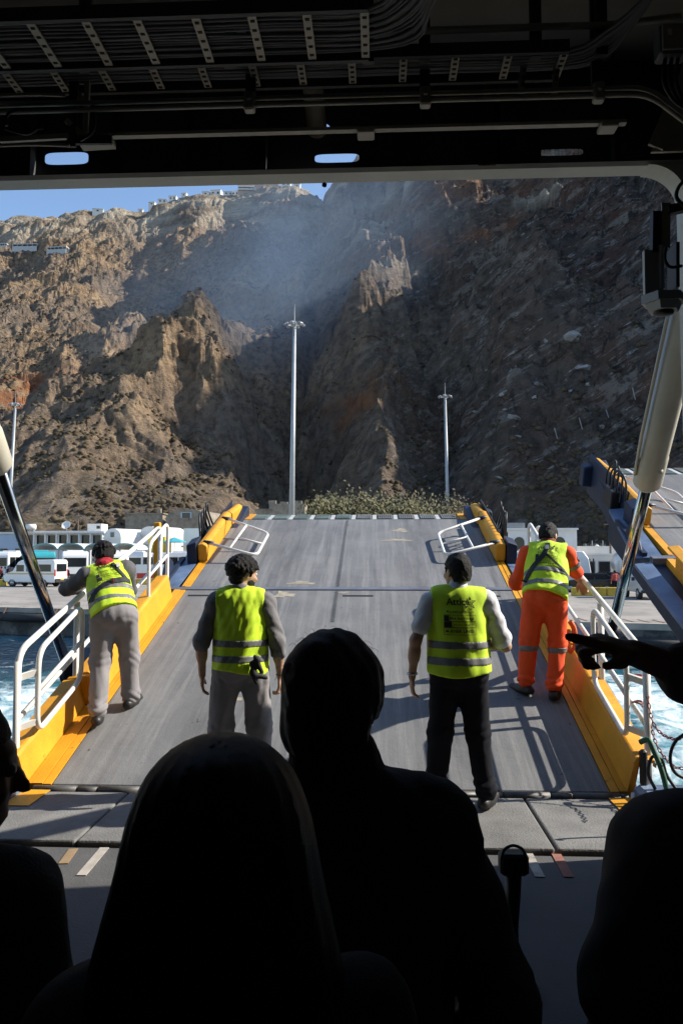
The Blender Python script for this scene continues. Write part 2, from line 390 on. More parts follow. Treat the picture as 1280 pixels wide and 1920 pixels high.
def cliff_material():
    m = bpy.data.materials.new('cliff_rock'); m.use_nodes = True; nt = m.node_tree; N = nt.nodes; L = nt.links
    b = N['Principled BSDF']; b.inputs['Roughness'].default_value = 0.95; b.inputs['Specular IOR Level'].default_value = 0.15
    geo = N.new('ShaderNodeNewGeometry')
    def noise(scale, detail=6, rough=.6, vec=None):
        n = N.new('ShaderNodeTexNoise'); n.inputs['Scale'].default_value = scale; n.inputs['Detail'].default_value = detail
        n.inputs['Roughness'].default_value = rough; L.new(vec if vec else geo.outputs['Position'], n.inputs['Vector']); return n.outputs['Fac']
    def ramp(f, p0, p1, c0, c1):
        r = N.new('ShaderNodeValToRGB'); e = r.color_ramp.elements; e[0].position = p0; e[1].position = p1
        e[0].color = (*c0, 1); e[1].color = (*c1, 1); L.new(f, r.inputs['Fac']); return r.outputs['Color']
    def mix(f, a, c):
        x = N.new('ShaderNodeMix'); x.data_type = 'RGBA'; L.new(f, x.inputs['Factor'])
        for s, v in (('A', a), ('B', c)):
            if isinstance(v, tuple): x.inputs[s].default_value = (*v, 1)
            else: L.new(v, x.inputs[s])
        return x.outputs['Result']
    def attr(n):
        a = N.new('ShaderNodeAttribute'); a.attribute_name = n; return a.outputs['Fac']
    W = (0,0,0); K = (1,1,1)
    mp = N.new('ShaderNodeMapping'); mp.inputs['Scale'].default_value = (0.25, 0.25, 1.6); L.new(geo.outputs['Position'], mp.inputs['Vector'])
    base = ramp(noise(0.06, 8), .32, .68, (0.20, 0.133, 0.082), (0.42, 0.295, 0.175))
    base = mix(ramp(noise(0.022, 5), .42, .6, W, K), base, ramp(noise(0.2, 8), .3, .7, (0.13, 0.10, 0.08), (0.27, 0.215, 0.165)))
    base = mix(ramp(noise(0.42, 8, .7), .45, .62, W, K), base, (0.115, 0.085, 0.062))
    def dot(v):
        n = N.new('ShaderNodeVectorMath'); n.operation = 'DOT_PRODUCT'; n.inputs[1].default_value = v; L.new(geo.outputs['Position'], n.inputs[0]); return n.outputs['Value']
    cc = N.new('ShaderNodeCombineXYZ'); L.new(dot((.86*.06, .04, .5*.06)), cc.inputs[0]); L.new(dot((-.5*.36, .02, .86*.36)), cc.inputs[2]); L.new(dot((0, .12, 0)), cc.inputs[1])
    cb = N.new('ShaderNodeCombineXYZ'); L.new(dot((.86*.16, .1, .5*.16)), cb.inputs[0]); L.new(dot((-.5*.9, .05, .86*.9)), cb.inputs[2]); L.new(dot((0, .3, 0)), cb.inputs[1])
    gr = ramp(noise(0.1, 8), .3, .7, (0.062, 0.050, 0.043), (0.150, 0.123, 0.103))  # dark grey rock, its tone lowered further to deepen the face's shade
    gr = mix(ramp(noise(0.05, 6), .48, .66, W, K), gr, (0.10, 0.055, 0.042))
    gr = mix(ramp(noise(1.0, 9, .75, cc.outputs[0]), .53, .58, W, K), gr, (0.22, 0.19, 0.163))
    gr = mix(ramp(noise(1.7, 8, .75, cc.outputs[0]), .57, .62, W, K), gr, (0.016, 0.014, 0.013))  # crevice shade painted as near-black streaks
    gr = mix(ramp(noise(1.0, 9, .75, cb.outputs[0]), .585, .635, W, K), gr, (0.38, 0.355, 0.32))
    gr = mix(ramp(noise(0.35, 8, .72), .5, .6, W, K), gr, (0.034, 0.029, 0.026))
    c = mix(attr('grey'), base, gr)
    c = mix(attr('red'), c, ramp(noise(0.3), .3, .7, (0.16, 0.062, 0.035), (0.36, 0.17, 0.08)))
    c = mix(attr('cream'), c, ramp(noise(0.5, 6, .6, mp.outputs[0]), .3, .7, (0.30, 0.245, 0.18), (0.55, 0.48, 0.37)))
    # dry scrub in specks on the gentler ground
    sp = N.new('ShaderNodeSeparateXYZ'); L.new(geo.outputs['Normal'], sp.inputs[0])
    mr = N.new('ShaderNodeMapRange'); mr.inputs['From Min'].default_value = .55; mr.inputs['From Max'].default_value = .85
    L.new(sp.outputs['Z'], mr.inputs['Value'])
    vs = ramp(noise(0.75, 5, .8), .5, .56, W, K)
    ml = N.new('ShaderNodeMath'); ml.operation = 'MULTIPLY'; L.new(vs, ml.inputs[0]); L.new(mr.outputs[0], ml.inputs[1])
    c = mix(ml.outputs[0], c, ramp(noise(0.2), .3, .7, (0.075, 0.062, 0.036), (0.12, 0.105, 0.06)))
    L.new(c, b.inputs['Base Color'])
    hm = N.new('ShaderNodeMath'); hm.operation = 'ADD'
    L.new(noise(0.8, 10, .7), hm.inputs[0]); L.new(noise(1.0, 8, .65, cb.outputs[0]), hm.inputs[1])
    bp = N.new('ShaderNodeBump'); bp.inputs['Strength'].default_value = 0.9; bp.inputs['Distance'].default_value = 1.6
    L.new(hm.outputs[0], bp.inputs['Height']); L.new(bp.outputs[0], b.inputs['Normal'])
    return m
cliff = link('cliff', cl_me, cliff_material()); tag(cliff, 'steep brown and grey layered volcanic cliff above the harbour', kind='structure')
# ------------------------------------------------------------------ sea
def sea_material():
    m = bpy.data.materials.new('sea_water'); m.use_nodes = True; nt = m.node_tree; N = nt.nodes; L = nt.links
    b = N['Principled BSDF']; b.inputs['IOR'].default_value = 1.33
    geo = N.new('ShaderNodeNewGeometry')
    at_ = N.new('ShaderNodeAttribute'); at_.attribute_name = 'churn'
    n1 = N.new('ShaderNodeTexNoise'); n1.inputs['Scale'].default_value = 0.55; n1.inputs['Detail'].default_value = 10; n1.inputs['Roughness'].default_value = .68
    n1.inputs['Distortion'].default_value = 1.2
    L.new(geo.outputs['Position'], n1.inputs['Vector'])
    v = N.new('ShaderNodeTexVoronoi'); v.feature = 'DISTANCE_TO_EDGE'; v.inputs['Scale'].default_value = 0.9
    mx = N.new('ShaderNodeMix'); mx.data_type = 'VECTOR'; mx.inputs['Factor'].default_value = 0.25
    L.new(geo.outputs['Position'], mx.inputs['A']); L.new(n1.outputs['Color'], mx.inputs['B'])
    L.new(mx.outputs['Result'], v.inputs['Vector'])
    # foam where the water is churned: noise over a threshold that falls with churn
    s1 = N.new('ShaderNodeMath'); s1.operation = 'MULTIPLY_ADD'; s1.inputs[1].default_value = 0.27; L.new(at_.outputs['Fac'], s1.inputs[0]); L.new(n1.outputs['Fac'], s1.inputs[2])
    s2 = N.new('ShaderNodeMath'); s2.operation = 'MULTIPLY_ADD'; s2.inputs[1].default_value = -0.12; L.new(v.outputs['Distance'], s2.inputs[0]); L.new(s1.outputs[0], s2.inputs[2])
    fr = N.new('ShaderNodeValToRGB'); e = fr.color_ramp.elements; e[0].position = .60; e[1].position = .80
    L.new(s2.outputs[0], fr.inputs['Fac'])
    wc = N.new('ShaderNodeValToRGB'); e = wc.color_ramp.elements; e[0].position = 0.1; e[0].color = (0.006, 0.03, 0.06, 1); e[1].position = 0.95; e[1].color = (0.045, 0.22, 0.27, 1)
    L.new(at_.outputs['Fac'], wc.inputs['Fac'])
    c = N.new('ShaderNodeMix'); c.data_type = 'RGBA'; L.new(fr.outputs['Color'], c.inputs['Factor']); L.new(wc.outputs['Color'], c.inputs['A']); c.inputs['B'].default_value = (0.62, 0.70, 0.71, 1)
    L.new(c.outputs['Result'], b.inputs['Base Color'])
    r = N.new('ShaderNodeMapRange'); r.inputs['To Min'].default_value = 0.06; r.inputs['To Max'].default_value = 0.75; L.new(fr.outputs['Color'], r.inputs['Value']); L.new(r.outputs[0], b.inputs['Roughness'])
    bn = N.new('ShaderNodeTexNoise'); bn.inputs['Scale'].default_value = 2.2; bn.inputs['Detail'].default_value = 6; L.new(geo.outputs['Position'], bn.inputs['Vector'])
    bp = N.new('ShaderNodeBump'); bp.inputs['Strength'].default_value = 0.5; bp.inputs['Distance'].default_value = 0.25
    L.new(bn.outputs['Fac'], bp.inputs['Height']); L.new(bp.outputs[0], b.inputs['Normal'])
    return m
xs = np.linspace(-60, 60, 260); ys = np.linspace(-6, 46, 190); SX, SY = np.meshgrid(xs, ys)
churn = np.exp(-(((SX-9.5)/6.0)**2+((SY-18)/8.5)**2)) + np.exp(-(((SX+12)/6)**2+((SY-19)/5.5)**2)) + .35*np.exp(-(((SX)/20)**2+((SY-22)/9)**2))
churn = np.clip(churn*(1+.6*fbm(SX/5, SY/5, 3)), 0, 1)
SZ = SEA_Z + 0.05*fbm(SX/2.6, SY/1.9, 4) + 0.16*churn*fbm(SX/1.1+3, SY/.9, 4)
sea_me = grid_mesh('sea', SX, SY, SZ); fattr(sea_me, 'churn', churn)
sea = link('sea', sea_me, sea_material(), smooth=True); tag(sea, 'dark blue sea churned to white foam by the ferry', kind='structure')
far = MB(); far.add([(-3000,-3000,SEA_Z-.12),(3000,-3000,SEA_Z-.12),(3000,60,SEA_Z-.12),(-3000,60,SEA_Z-.12)], [(0,1,2,3)])
part('open_water', far, mat('open_water', (0.008,0.032,0.06), 0.12, var=.3, scale=.2, bump=.4, bscale=1.2), sea)

# ------------------------------------------------------------------ quay
M_CONC = mat('quay_concrete', (0.27,0.25,0.225), 0.9, var=.3, scale=.35, bump=.25, bscale=6, wear=(0.16,0.145,0.13), wear_amt=.55, wear_scale=.8, detail=9)
M_QFACE = mat('quay_face', (0.10,0.098,0.09), 0.8, var=.5, scale=.9, bump=.4, bscale=4, wear=(0.028,0.03,0.03), wear_amt=.8, wear_scale=.5)
M_YEL = mat('yellow_paint', (0.66,0.30,0.012), 0.55, var=.16, scale=3, bump=.15, bscale=60, wear=(0.17,0.09,0.03), wear_amt=.36, wear_scale=6, detail=9)
M_YELB = mat('yellow_barrier_paint', (0.50,0.36,0.05), 0.75, var=.25, scale=2, wear=(0.24,0.2,0.12), wear_amt=.45, wear_scale=1.5)
M_RUBBER = mat('black_rubber', (0.018,0.018,0.019), 0.75, var=.3)
M_RUST = mat('rust', (0.17,0.06,0.025), 0.85, var=.5, scale=9, col2=(0.26,0.11,0.045))
# the quay edge runs askew: farther off on the left
eL = atz(-260, 1132, QUAY_Z); eM = atz(250, 1143, QUAY_Z); eR = atz(1300, 1172, QUAY_Z)
dirE = (eR-eL); dirE.z = 0; dirE.normalize(); nE = Vector((-dirE.y, dirE.x, 0))
A_ = eL - dirE*160; B_ = eR + dirE*160
q = MB(); N_ = 60
top = [A_ + (B_-A_)*(k/N_) for k in range(N_+1)]
vs = []; fs = []
for p in top:
    vs += [p, p+nE*0.45, p+nE*175]
for k in range(N_):
    fs += [(3*k,3*k+3,3*k+4,3*k+1), (3*k+1,3*k+4,3*k+5,3*k+2)]
q.add(vs, fs)
quay = part('quay', q, M_CONC); tag(quay, 'sunlit worn concrete quay behind the ferry ramp', kind='structure')
qf = MB()
for k in range(N_):
    a, b = top[k], top[k+1]
    qf.add([a+Vector((0,0,-.0)), b, b+Vector((0,0,-2.2)), a+Vector((0,0,-2.2))], [(3,2,1,0)])
part('quay_face', qf, M_QFACE, quay)
cp = MB(); L_ = (B_-A_).length; Mq = Matrix((dirE, nE, Vector((0,0,1)))).transposed()
cp.box((A_+B_)/2+nE*.22+Vector((0,0,-.12)), (L_, .5, .262), Mq)
part('kerb', cp, mat('quay_kerb', (0.33,0.295,0.25), .9, var=.3, scale=1.2, bump=.3, bscale=9, wear=(0.14,0.085,0.05), wear_amt=.45, wear_scale=1.1), quay)
# rust stained grooves across the kerb at the right
for k in range(9):
    p = atz(1075+k*30, 1163+k*.9, QUAY_Z+.012); g = MB(); g.bar(p-nE*.1-dirE*.1, p+nE*1.5-dirE*.55, .07, .006)
    part('drain_groove', g, M_RUST, quay)
# rubber fenders hung on the quay face
def fender(px, py, ln, label):
    p = atz(px, py, QUAY_Z-.42) if False else at(px, py, 1.0)
    # project on the quay face plane
    rr_ = ray(px, py); t = (A_-CAM).dot(nE)/rr_.dot(nE); p = CAM+rr_*t - nE*.24
    t_ = thing('quay_fender', label, 'fender', p, 0, 'rubber fenders on the quay face', world=True)
    c = MB(); c.cyl(p-dirE*ln/2, p+dirE*ln/2, .22, n=14); part('rubber_tube', c, M_RUBBER, t_, True)
    for s in (-1, 1):
        e = p+dirE*(s*ln*.46)
        ch = MB(); ch.tube([e+nE*.2+Vector((0,0,.5)), e+Vector((0,0,.23)), e-nE*.23, e+Vector((0,0,-.23))], .03, 6)
        part('chain', ch, M_RUST, t_)
fender(1215, 1204, 2.7, 'black rubber tube fender on the quay face right of the chrome piston')
fender(60, 1158, 3.6, 'black rubber tube fender on the quay face left of the leaning worker')
# yellow barriers
def barrier(px0, px1, py, d, h, label, n=1):
    a = at(px0, py, d); b = at(px1, py, d); a.z = b.z = QUAY_Z+h/2
    t_ = thing('yellow_barrier', label, 'barrier', ((a+b)/2).to_tuple(), 0, 'yellow quay barriers', world=True)
    for k in range(n):
        p = a+(b-a)*(k/n); e = a+(b-a)*((k+1)/n); g = (e-p).normalized()*.04
        m = MB(); m.bar(p+g, e-g, .35, h); o = part('block', m, M_YELB, t_); shift_mod(o, .04, 2)
barrier(-60, 13, 1098, 73, .62, 'low yellow concrete barrier at the crowd beside the minibus', 3)
barrier(120, 172, 1098, 74, .5, 'low yellow concrete barrier behind the minibus rear', 3)
barrier(232, 350, 1095, 76, .6, 'low yellow concrete barrier beside the red and white billboard', 5)
barrier(1070, 1158, 1110, 54, .6, 'low yellow concrete barrier in front of the black cars', 4)
barrier(1236, 1330, 1104, 58, .55, 'low yellow concrete barrier beside the parked white truck', 4)
# the quay's far side: pavement strip under the buildings
pv = MB(); c0 = at(640, 1080, 100); pv.box((0,118,QUAY_Z+.06), (420, 40, .12)); pav = part('pavement', pv, mat('pavement', (0.3,0.28,0.25), .9, var=.2, scale=1.0)); tag(pav, 'raised pavement under the harbour buildings', kind='structure')
# ------------------------------------------------------------------ ship materials
M_DECKG = mat('ramp_paint', (0.255,0.252,0.245), 0.82, var=.16, scale=1.6, bump=.22, bscale=130, wear=(0.30,0.275,0.225), wear_amt=.1, wear_scale=1.1, stretch=(1.6,.35,1), detail=10)
M_FLAP = mat('flap_paint', (0.165,0.163,0.158), 0.85, var=.3, scale=3, bump=.35, bscale=70, wear=(0.33,0.29,0.22), wear_amt=.12, wear_scale=5, detail=10)
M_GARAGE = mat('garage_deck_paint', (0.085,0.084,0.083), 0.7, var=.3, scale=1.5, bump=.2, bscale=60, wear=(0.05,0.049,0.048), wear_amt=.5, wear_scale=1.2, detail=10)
M_BLUE = mat('dark_blue_paint', (0.008,0.017,0.042), 0.5, var=.3, scale=3, bump=.1, bscale=30)
M_LBLUE = mat('chalky_blue_paint', (0.11,0.165,0.265), 0.42, var=.35, scale=2.5, wear=(0.29,0.34,0.40), wear_amt=.5, wear_scale=1.3, bump=.1, bscale=30)
M_WHITE = mat('white_pipe_paint', (0.74,0.72,0.66), 0.42, var=.06, scale=5, wear=(0.36,0.25,0.16), wear_amt=.22, wear_scale=7)
M_STEEL = mat('worn_steel', (0.20,0.215,0.25), 0.5, 0.5, var=.25, scale=3)
M_DARK = mat('black_and_slot_shade', (0.008,0.008,0.008), .9)  # plain near-black; on slots it stands in for the shade inside
M_BLACK = mat('black_cable', (0.012,0.012,0.013), .5, var=.3)
M_GRATE = mat('flap_grating', (0.12,0.13,0.128), .7, var=.4, scale=3, wear=(0.12,0.062,0.045), wear_amt=.25, wear_scale=2.0, bump=.2, bscale=50)
M_GRATE2 = mat('flap_grating_green', (0.085,0.12,0.115), .7, var=.5, scale=2.5, wear=(0.14,0.065,0.045), wear_amt=.4, wear_scale=1.6, bump=.2, bscale=50)
M_PALE = mat('pale_metal', (0.48,0.485,0.47), .6, .2, var=.12)
HY = 5.73; RA = math.atan(0.321); RL = 8.43
def ramp_material():
    """anti-slip paint: streaks along the travel, tyre tracks, scuffs and stains"""
    m = bpy.data.materials.new('ramp_deck_paint'); m.use_nodes = True; N = m.node_tree.nodes; L = m.node_tree.links; b = N['Principled BSDF']; b.inputs['Specular IOR Level'].default_value = .35
    tc = N.new('ShaderNodeTexCoord')
    def noise(sc, det=8, ro=.62, st=(1,1,1)):
        mp = N.new('ShaderNodeMapping'); mp.inputs['Scale'].default_value = st; L.new(tc.outputs['Object'], mp.inputs[0]); n = N.new('ShaderNodeTexNoise')
        n.inputs['Scale'].default_value = sc; n.inputs['Detail'].default_value = det; n.inputs['Roughness'].default_value = ro; L.new(mp.outputs[0], n.inputs[0]); return n.outputs['Fac']
    def ramp(f, p0, p1, c0, c1):
        r = N.new('ShaderNodeValToRGB'); e = r.color_ramp.elements; e[0].position = p0; e[1].position = p1; e[0].color = (*c0, 1); e[1].color = (*c1, 1); L.new(f, r.inputs[0]); return r.outputs[0]
    def mix(f, a, c, mode='MIX'):
        x = N.new('ShaderNodeMix'); x.data_type = 'RGBA'; x.blend_type = mode
        if isinstance(f, float): x.inputs['Factor'].default_value = f
        else: L.new(f, x.inputs['Factor'])
        for s_, v in (('A', a), ('B', c)):
            if isinstance(v, tuple): x.inputs[s_].default_value = (*v, 1)
            else: L.new(v, x.inputs[s_])
        return x.outputs['Result']
    K, W = (0,0,0), (1,1,1)
    c = ramp(noise(1.2, 9), .3, .7, (0.120,0.124,0.130), (0.190,0.192,0.194))
    c = mix(ramp(noise(1.0, 10, .7, (9,.35,1)), .46, .68, K, W), c, (0.235,0.235,0.232))
    c = mix(ramp(noise(1.3, 9, .65, (5,.22,1)), .56, .70, K, (.8,.8,.8)), c, (0.085,0.086,0.09))
    sp = N.new('ShaderNodeSeparateXYZ'); L.new(tc.outputs['Object'], sp.inputs[0]); ab = N.new('ShaderNodeMath'); ab.operation = 'ABSOLUTE'; L.new(sp.outputs['X'], ab.inputs[0])
    su_ = N.new('ShaderNodeMath'); su_.operation = 'SUBTRACT'; su_.inputs[1].default_value = 1.0; L.new(ab.outputs[0], su_.inputs[0]); a2 = N.new('ShaderNodeMath'); a2.operation = 'ABSOLUTE'; L.new(su_.outputs[0], a2.inputs[0])
    tr = N.new('ShaderNodeMapRange'); tr.inputs['From Min'].default_value = .42; tr.inputs['From Max'].default_value = .05; L.new(a2.outputs[0], tr.inputs['Value'])
    tm = N.new('ShaderNodeMath'); tm.operation = 'MULTIPLY'; L.new(tr.outputs[0], tm.inputs[0]); L.new(ramp(noise(2.0, 8, .7, (2.5,.3,1)), .4, .75, K, W), tm.inputs[1])
    c = mix(tm.outputs[0], c, (0.065,0.066,0.07))
    c = mix(ramp(noise(4.5, 9, .75), .66, .72, K, W), c, (0.33,0.30,0.25))
    c = mix(ramp(noise(7, 9, .7, (1,.6,1)), .65, .69, K, W), c, (0.045,0.044,0.044))
    c = mix(ramp(noise(2.0, 9, .7), .70, .76, K, (.7,.7,.7)), c, (0.19,0.12,0.08))
    c = mix(0.55, c, ramp(noise(110, 2), .3, .7, (.35,.35,.35), (.65,.65,.65)), 'OVERLAY')
    L.new(c, b.inputs['Base Color']); b.inputs['Roughness'].default_value = .8
    bp = N.new('ShaderNodeBump'); bp.inputs['Strength'].default_value = .35; bp.inputs['Distance'].default_value = .012; L.new(noise(95, 3), bp.inputs['Height'])
    b2 = N.new('ShaderNodeBump'); b2.inputs['Strength'].default_value = .25; b2.inputs['Distance'].default_value = .05; L.new(noise(2.2, 4), b2.inputs['Height']); L.new(bp.outputs[0], b2.inputs['Normal']); L.new(b2.outputs[0], b.inputs['Normal'])
    return m
M_DECKG = ramp_material()
def build_ramp(name, label, loc, ang, detail=True):
    t = thing(name, label, 'ramp', loc); t.rotation_euler = (ang, 0, 0)
    a = MB().bx(-2.085, 2.085, .10, 4.34, -.14, 0); shift_mod(part('deck_plate', a, M_DECKG, t), .008, 1)
    a = MB().bx(-2.06, 2.06, 4.46, 7.86, -.14, 0); shift_mod(part('deck_plate', a, M_DECKG, t), .008, 1)
    a = MB().bx(-2.40, 2.40, 4.345, 4.385, -.1, .012); part('knuckle_bar', a, M_STEEL, t)
    a = MB().bx(-2.40, 2.40, 4.40, 4.455, -.1, .004); part('knuckle_bar', a, M_STEEL, t)
    for x in (-1.82, .14, 1.72):
        a = MB().bx(x-.19, x+.19, 4.12, 4.165, -.002, .004); part('slot', a, M_DARK, t)  # dark plate laid on the deck, painting the slot's inner shade
    a = MB()                                                         # welded bead down the middle
    for k in range(150):
        s = 3.3+k*.03
        if 4.3 < s < 4.5: continue
        a.box((-.13+.004*math.sin(k*1.7), s, .003), (.035, .014, .012))
    part('weld_bead', a, M_DECKG, t, kind='stuff')
    # end flaps: finger panels with pale strips between
    n = 10; x0, x1 = -1.86, 1.80; w = (x1-x0)/n
    Mt = Matrix.Rotation(R(-7), 3, 'X')
    for k in range(n):
        xa = x0+k*w+.04; xb = x0+(k+1)*w-.04
        a = MB().bx(xa, xb, 7.875, 8.46, -.05, -.004); a.v = [tuple(Mt @ (Vector(p)-Vector((0,7.87,0)))+Vector((0,7.87,0))) for p in a.v]
        pan = part('finger_flap', a, M_GRATE2 if k < 5 else M_GRATE, t)
        a = MB()
        for j in range(7):
            xc = xa+.02+(xb-xa-.04)*(j+.5)/7; a.bx(xc-.012, xc+.012, 7.9, 8.44, -.004, .012)
        a.v = [tuple(Mt @ (Vector(p)-Vector((0,7.87,0)))+Vector((0,7.87,0))) for p in a.v]
        part('grip_ribs', a, M_GRATE2 if k < 5 else M_GRATE, pan, kind='stuff')
        a = MB().bx(xa-.075, xa-.008, 7.88, 8.45, -.045, -.001); a.v = [tuple(Mt @ (Vector(p)-Vector((0,7.87,0)))+Vector((0,7.87,0))) for p in a.v]
        part('joint_strip', a, M_PALE, t)
    for sx in (-1, 1):
        X = lambda v: sx*v
        def pr(poly, ext, nm, m, bev=0.0, sm=False):
            a = MB().prism([(X(p[0]), p[1], p[2]) for p in poly], (X(ext[0]), ext[1], ext[2])); o = part(nm, a, m, t)
            bm = bmesh.new(); bm.from_mesh(o.data); bmesh.ops.recalc_face_normals(bm, faces=bm.faces); bm.to_mesh(o.data); bm.free()
            if bev: shift_mod(o, bev, 2)
            return o
        # painted edge strips, with the seam between them
        pr([(2.089,.1,-.13),(2.15,.1,-.13),(2.15,.1,.004),(2.089,.1,.004)], (0,4.24,0), 'edge_strip', M_YEL)
        pr([(2.156,.1,-.13),(2.235,.1,-.13),(2.235,.1,.010),(2.156,.1,.010)], (0,4.24,0), 'edge_strip', M_YEL)
        pr([(2.064,4.46,-.13),(2.115,4.46,-.13),(2.115,4.46,.004),(2.064,4.46,.004)], (0,3.4,0), 'edge_strip', M_YEL)
        pr([(2.121,4.46,-.13),(2.17,4.46,-.13),(2.17,4.46,.010),(2.121,4.46,.010)], (0,3.4,0), 'edge_strip', M_YEL)
        pr([(1.80,7.87,-.04),(2.16,7.87,-.04),(2.02,8.52,-.11),(1.80,8.46,-.10)], (0,0,.045), 'corner_plate', M_YEL)
        # lower kerb: a near panel and a far panel, each a thin wall with a turned-out flange
        def kerb(s0, s1, xi, h, lean=.03):
            prof = [(xi,.012),(xi+lean,h-.03),(xi+lean+.012,h-.006),(xi+lean+.03,h),(xi+lean+.15,h-.012),(xi+lean+.15,h-.04),(xi+lean+.045,h-.035),(xi+.055,.012)]
            return pr([(p[0], s0, p[1]) for p in prof], (0, s1-s0, 0), 'kerb_panel', M_YEL, .006)
        if sx < 0:
            kerb(.08, 1.30, 2.27, .27); kerb(1.36, 4.05, 2.185, .31)
            pr([(2.237,.1,-.1),(2.30,.1,-.1),(2.30,.1,.008),(2.237,.1,.008)], (0,1.2,0), 'edge_strip', M_YEL)
            pr([(2.19,1.30,.012),(2.42,1.30,.012),(2.42,1.30,.27),(2.19,1.30,.30)], (0,.055,0), 'kerb_end', M_YEL, .012)
        else:
            kerb(.08, 2.05, 2.2, .29); kerb(2.055, 4.05, 2.2, .31)
        # upper kerb blocks
        pr([(2.05,5.5,.012),(2.19,5.5,.012),(2.19,5.5,.26),(2.11,5.5,.275),(2.05,5.5,.24)], (0,1.9,.0), 'kerb_block', M_YEL, .02)
        pr([(2.04,7.46,.02),(2.17,7.46,.02),(2.17,7.46,.24),(2.10,7.46,.255),(2.04,7.46,.22)], (-.03,.78,-.06), 'kerb_block', M_YEL, .02)
        pr([(2.20,5.46,-.3),(2.34,5.46,-.3),(2.34,5.46,.26),(2.20,5.46,.31)], (0,.34,0), 'kerb_bracket', M_BLUE, .01)
        pr([(2.18,6.1,-.4),(2.21,6.1,-.4),(2.21,6.1,.24),(2.18,6.1,.28)], (0,2.1,0), 'side_web', M_BLUE)
        # girder under the edge, wing plate and lugs
        pr([(2.0,0,-.16),(2.40,0,-.16),(2.40,0,-.62),(2.0,0,-.62)], (0,6.2,.12), 'side_girder', M_BLUE, .02)
        pr([(2.0,6.2,-.16),(2.28,6.2,-.16),(2.28,6.2,-.52),(2.0,6.2,-.52)], (-.1,2.1,.30), 'side_girder', M_BLUE, .02)
        pr([(2.24,4.47,-.06),(2.58,4.47,-.08),(2.42,6.2,-.05),(2.18,6.2,-.03)], (0,0,.04), 'wing_plate', M_LBLUE)
        pr([(2.42,.9,-.10),(2.60,.6,-.12),(2.62,4.34,-.10),(2.42,4.34,-.08)], (0,0,.04), 'wing_plate', M_LBLUE)
        pr([(2.42,4.5,-.05),(2.48,4.5,-.05),(2.48,4.5,.02),(2.42,4.5,.02)], (0,1.2,0), 'lug_base', M_BLUE)
        pr([(2.45,4.52,-.03),(2.45,5.15,-.03),(2.45,5.15,.12),(2.45,5.02,.22),(2.45,4.9,.20)], (.05,0,0), 'lug', M_BLUE, .008)
        pr([(2.18,7.95,-.25),(2.36,7.95,-.25),(2.36,7.95,.10),(2.18,7.95,.14)], (0,.24,0), 'end_buffer', M_BLUE, .03)
        # hydraulic box and hoses outside the upper kerb
        b = MB().bx(X(2.22), X(2.36), 6.35, 6.75, -.1, .2); shift_mod(part('valve_box', b, M_BLACK, t), .02)
        for k in range(4):
            y0 = 6.0+.18*k; pts = [(X(2.26+.02*k), y0, .1), (X(2.27), y0+.05, .45+.05*k), (X(2.3), y0+.28, .52-.04*k), (X(2.27), y0+.42, .15)]
            part('hose', MB().tube(smooth_path(pts, 5), .016, 6), M_BLACK, t, True)
        # folded guard rail lying inward over the kerb
        fr = [(X(2.09),5.62,.26),(X(1.34),5.50,.10),(X(1.32),6.62,.11),(X(2.05),6.98,.26)]
        fold = part('folded_rail', MB().tube(round_path(fr, .14, 5), .021, 8), M_WHITE, t, True)
        part('rail_bar', MB().tube([(X(1.74),5.56,.185),(X(1.70),6.80,.19)], .018, 8), M_WHITE, fold, True)
        part('rail_bar', MB().tube([(X(1.33),6.05,.105),(X(1.72),6.12,.19)], .016, 8), M_WHITE, fold, True)
        for y0 in (5.62, 6.97): part('rail_sleeve', MB().cyl((X(2.12),y0,.265), (X(1.98),y0,.25), .03, n=10), M_BLUE, fold, True)
    return t
ramp = build_ramp('loading_ramp', 'lowered grey ferry loading ramp with yellow kerbs that the crew stand on', (0, HY, 0), RA)
ramp2 = build_ramp('loading_ramp', 'raised neighbouring ferry ramp with dark blue side, upper right behind the hydraulic cylinder', (6.2, HY, 0), math.atan(.433))
# beige worn patches of bare primer on the lowered ramp
M_PATCH = mat('bare_primer', (0.33,0.29,0.215), .9, var=.25, scale=9, wear=(0.21,0.21,0.2), wear_amt=.6, wear_scale=5)
def patch(cx, cy, rx, ry, z=.003):
    n = 22; pts = []
    for k in range(n):
        a = 2*PI*k/n; q = 1+.35*math.sin(3*a+cx*5)+.2*math.sin(7*a+cy*3)+random.uniform(-.12,.12)
        pts.append((cx+rx*q*math.cos(a), cy+ry*q*math.sin(a), z))
    part('worn_patch', MB().add(pts, [tuple(range(n))]), M_PATCH, ramp)
for a in ((-.80,4.18,.13,.10),(-.62,4.62,.16,.06),(-.05,4.25,.06,.03),(-.95,1.45,.07,.06),(.75,7.15,.12,.09),(.70,6.6,.22,.05),(-.9,.62,.03,.04)): patch(*a)

# hinge row at the foot of the ramp
hg = thing('ramp_pivot', 'row of worn steel hinge knuckles along the foot of the lowered ramp', 'hinge', (0, HY+.03, .0), world=True)
M_HINGE = mat('hinge_steel', (0.10,0.098,0.095), .55, .4, var=.4, scale=7, wear=(0.2,0.19,0.18), wear_amt=.4, wear_scale=4)
x = -2.2; k = 0
while x < 2.15:
    w = .34 if k % 2 == 0 else .16
    w = min(w, 2.2-x); r_ = .036 if k % 2 == 0 else .03
    part('hinge_knuckle', MB().cyl((x+.006, HY+.035, .006), (x+w-.006, HY+.035, .006), r_, n=10), M_HINGE, hg, True)
    x += w; k += 1

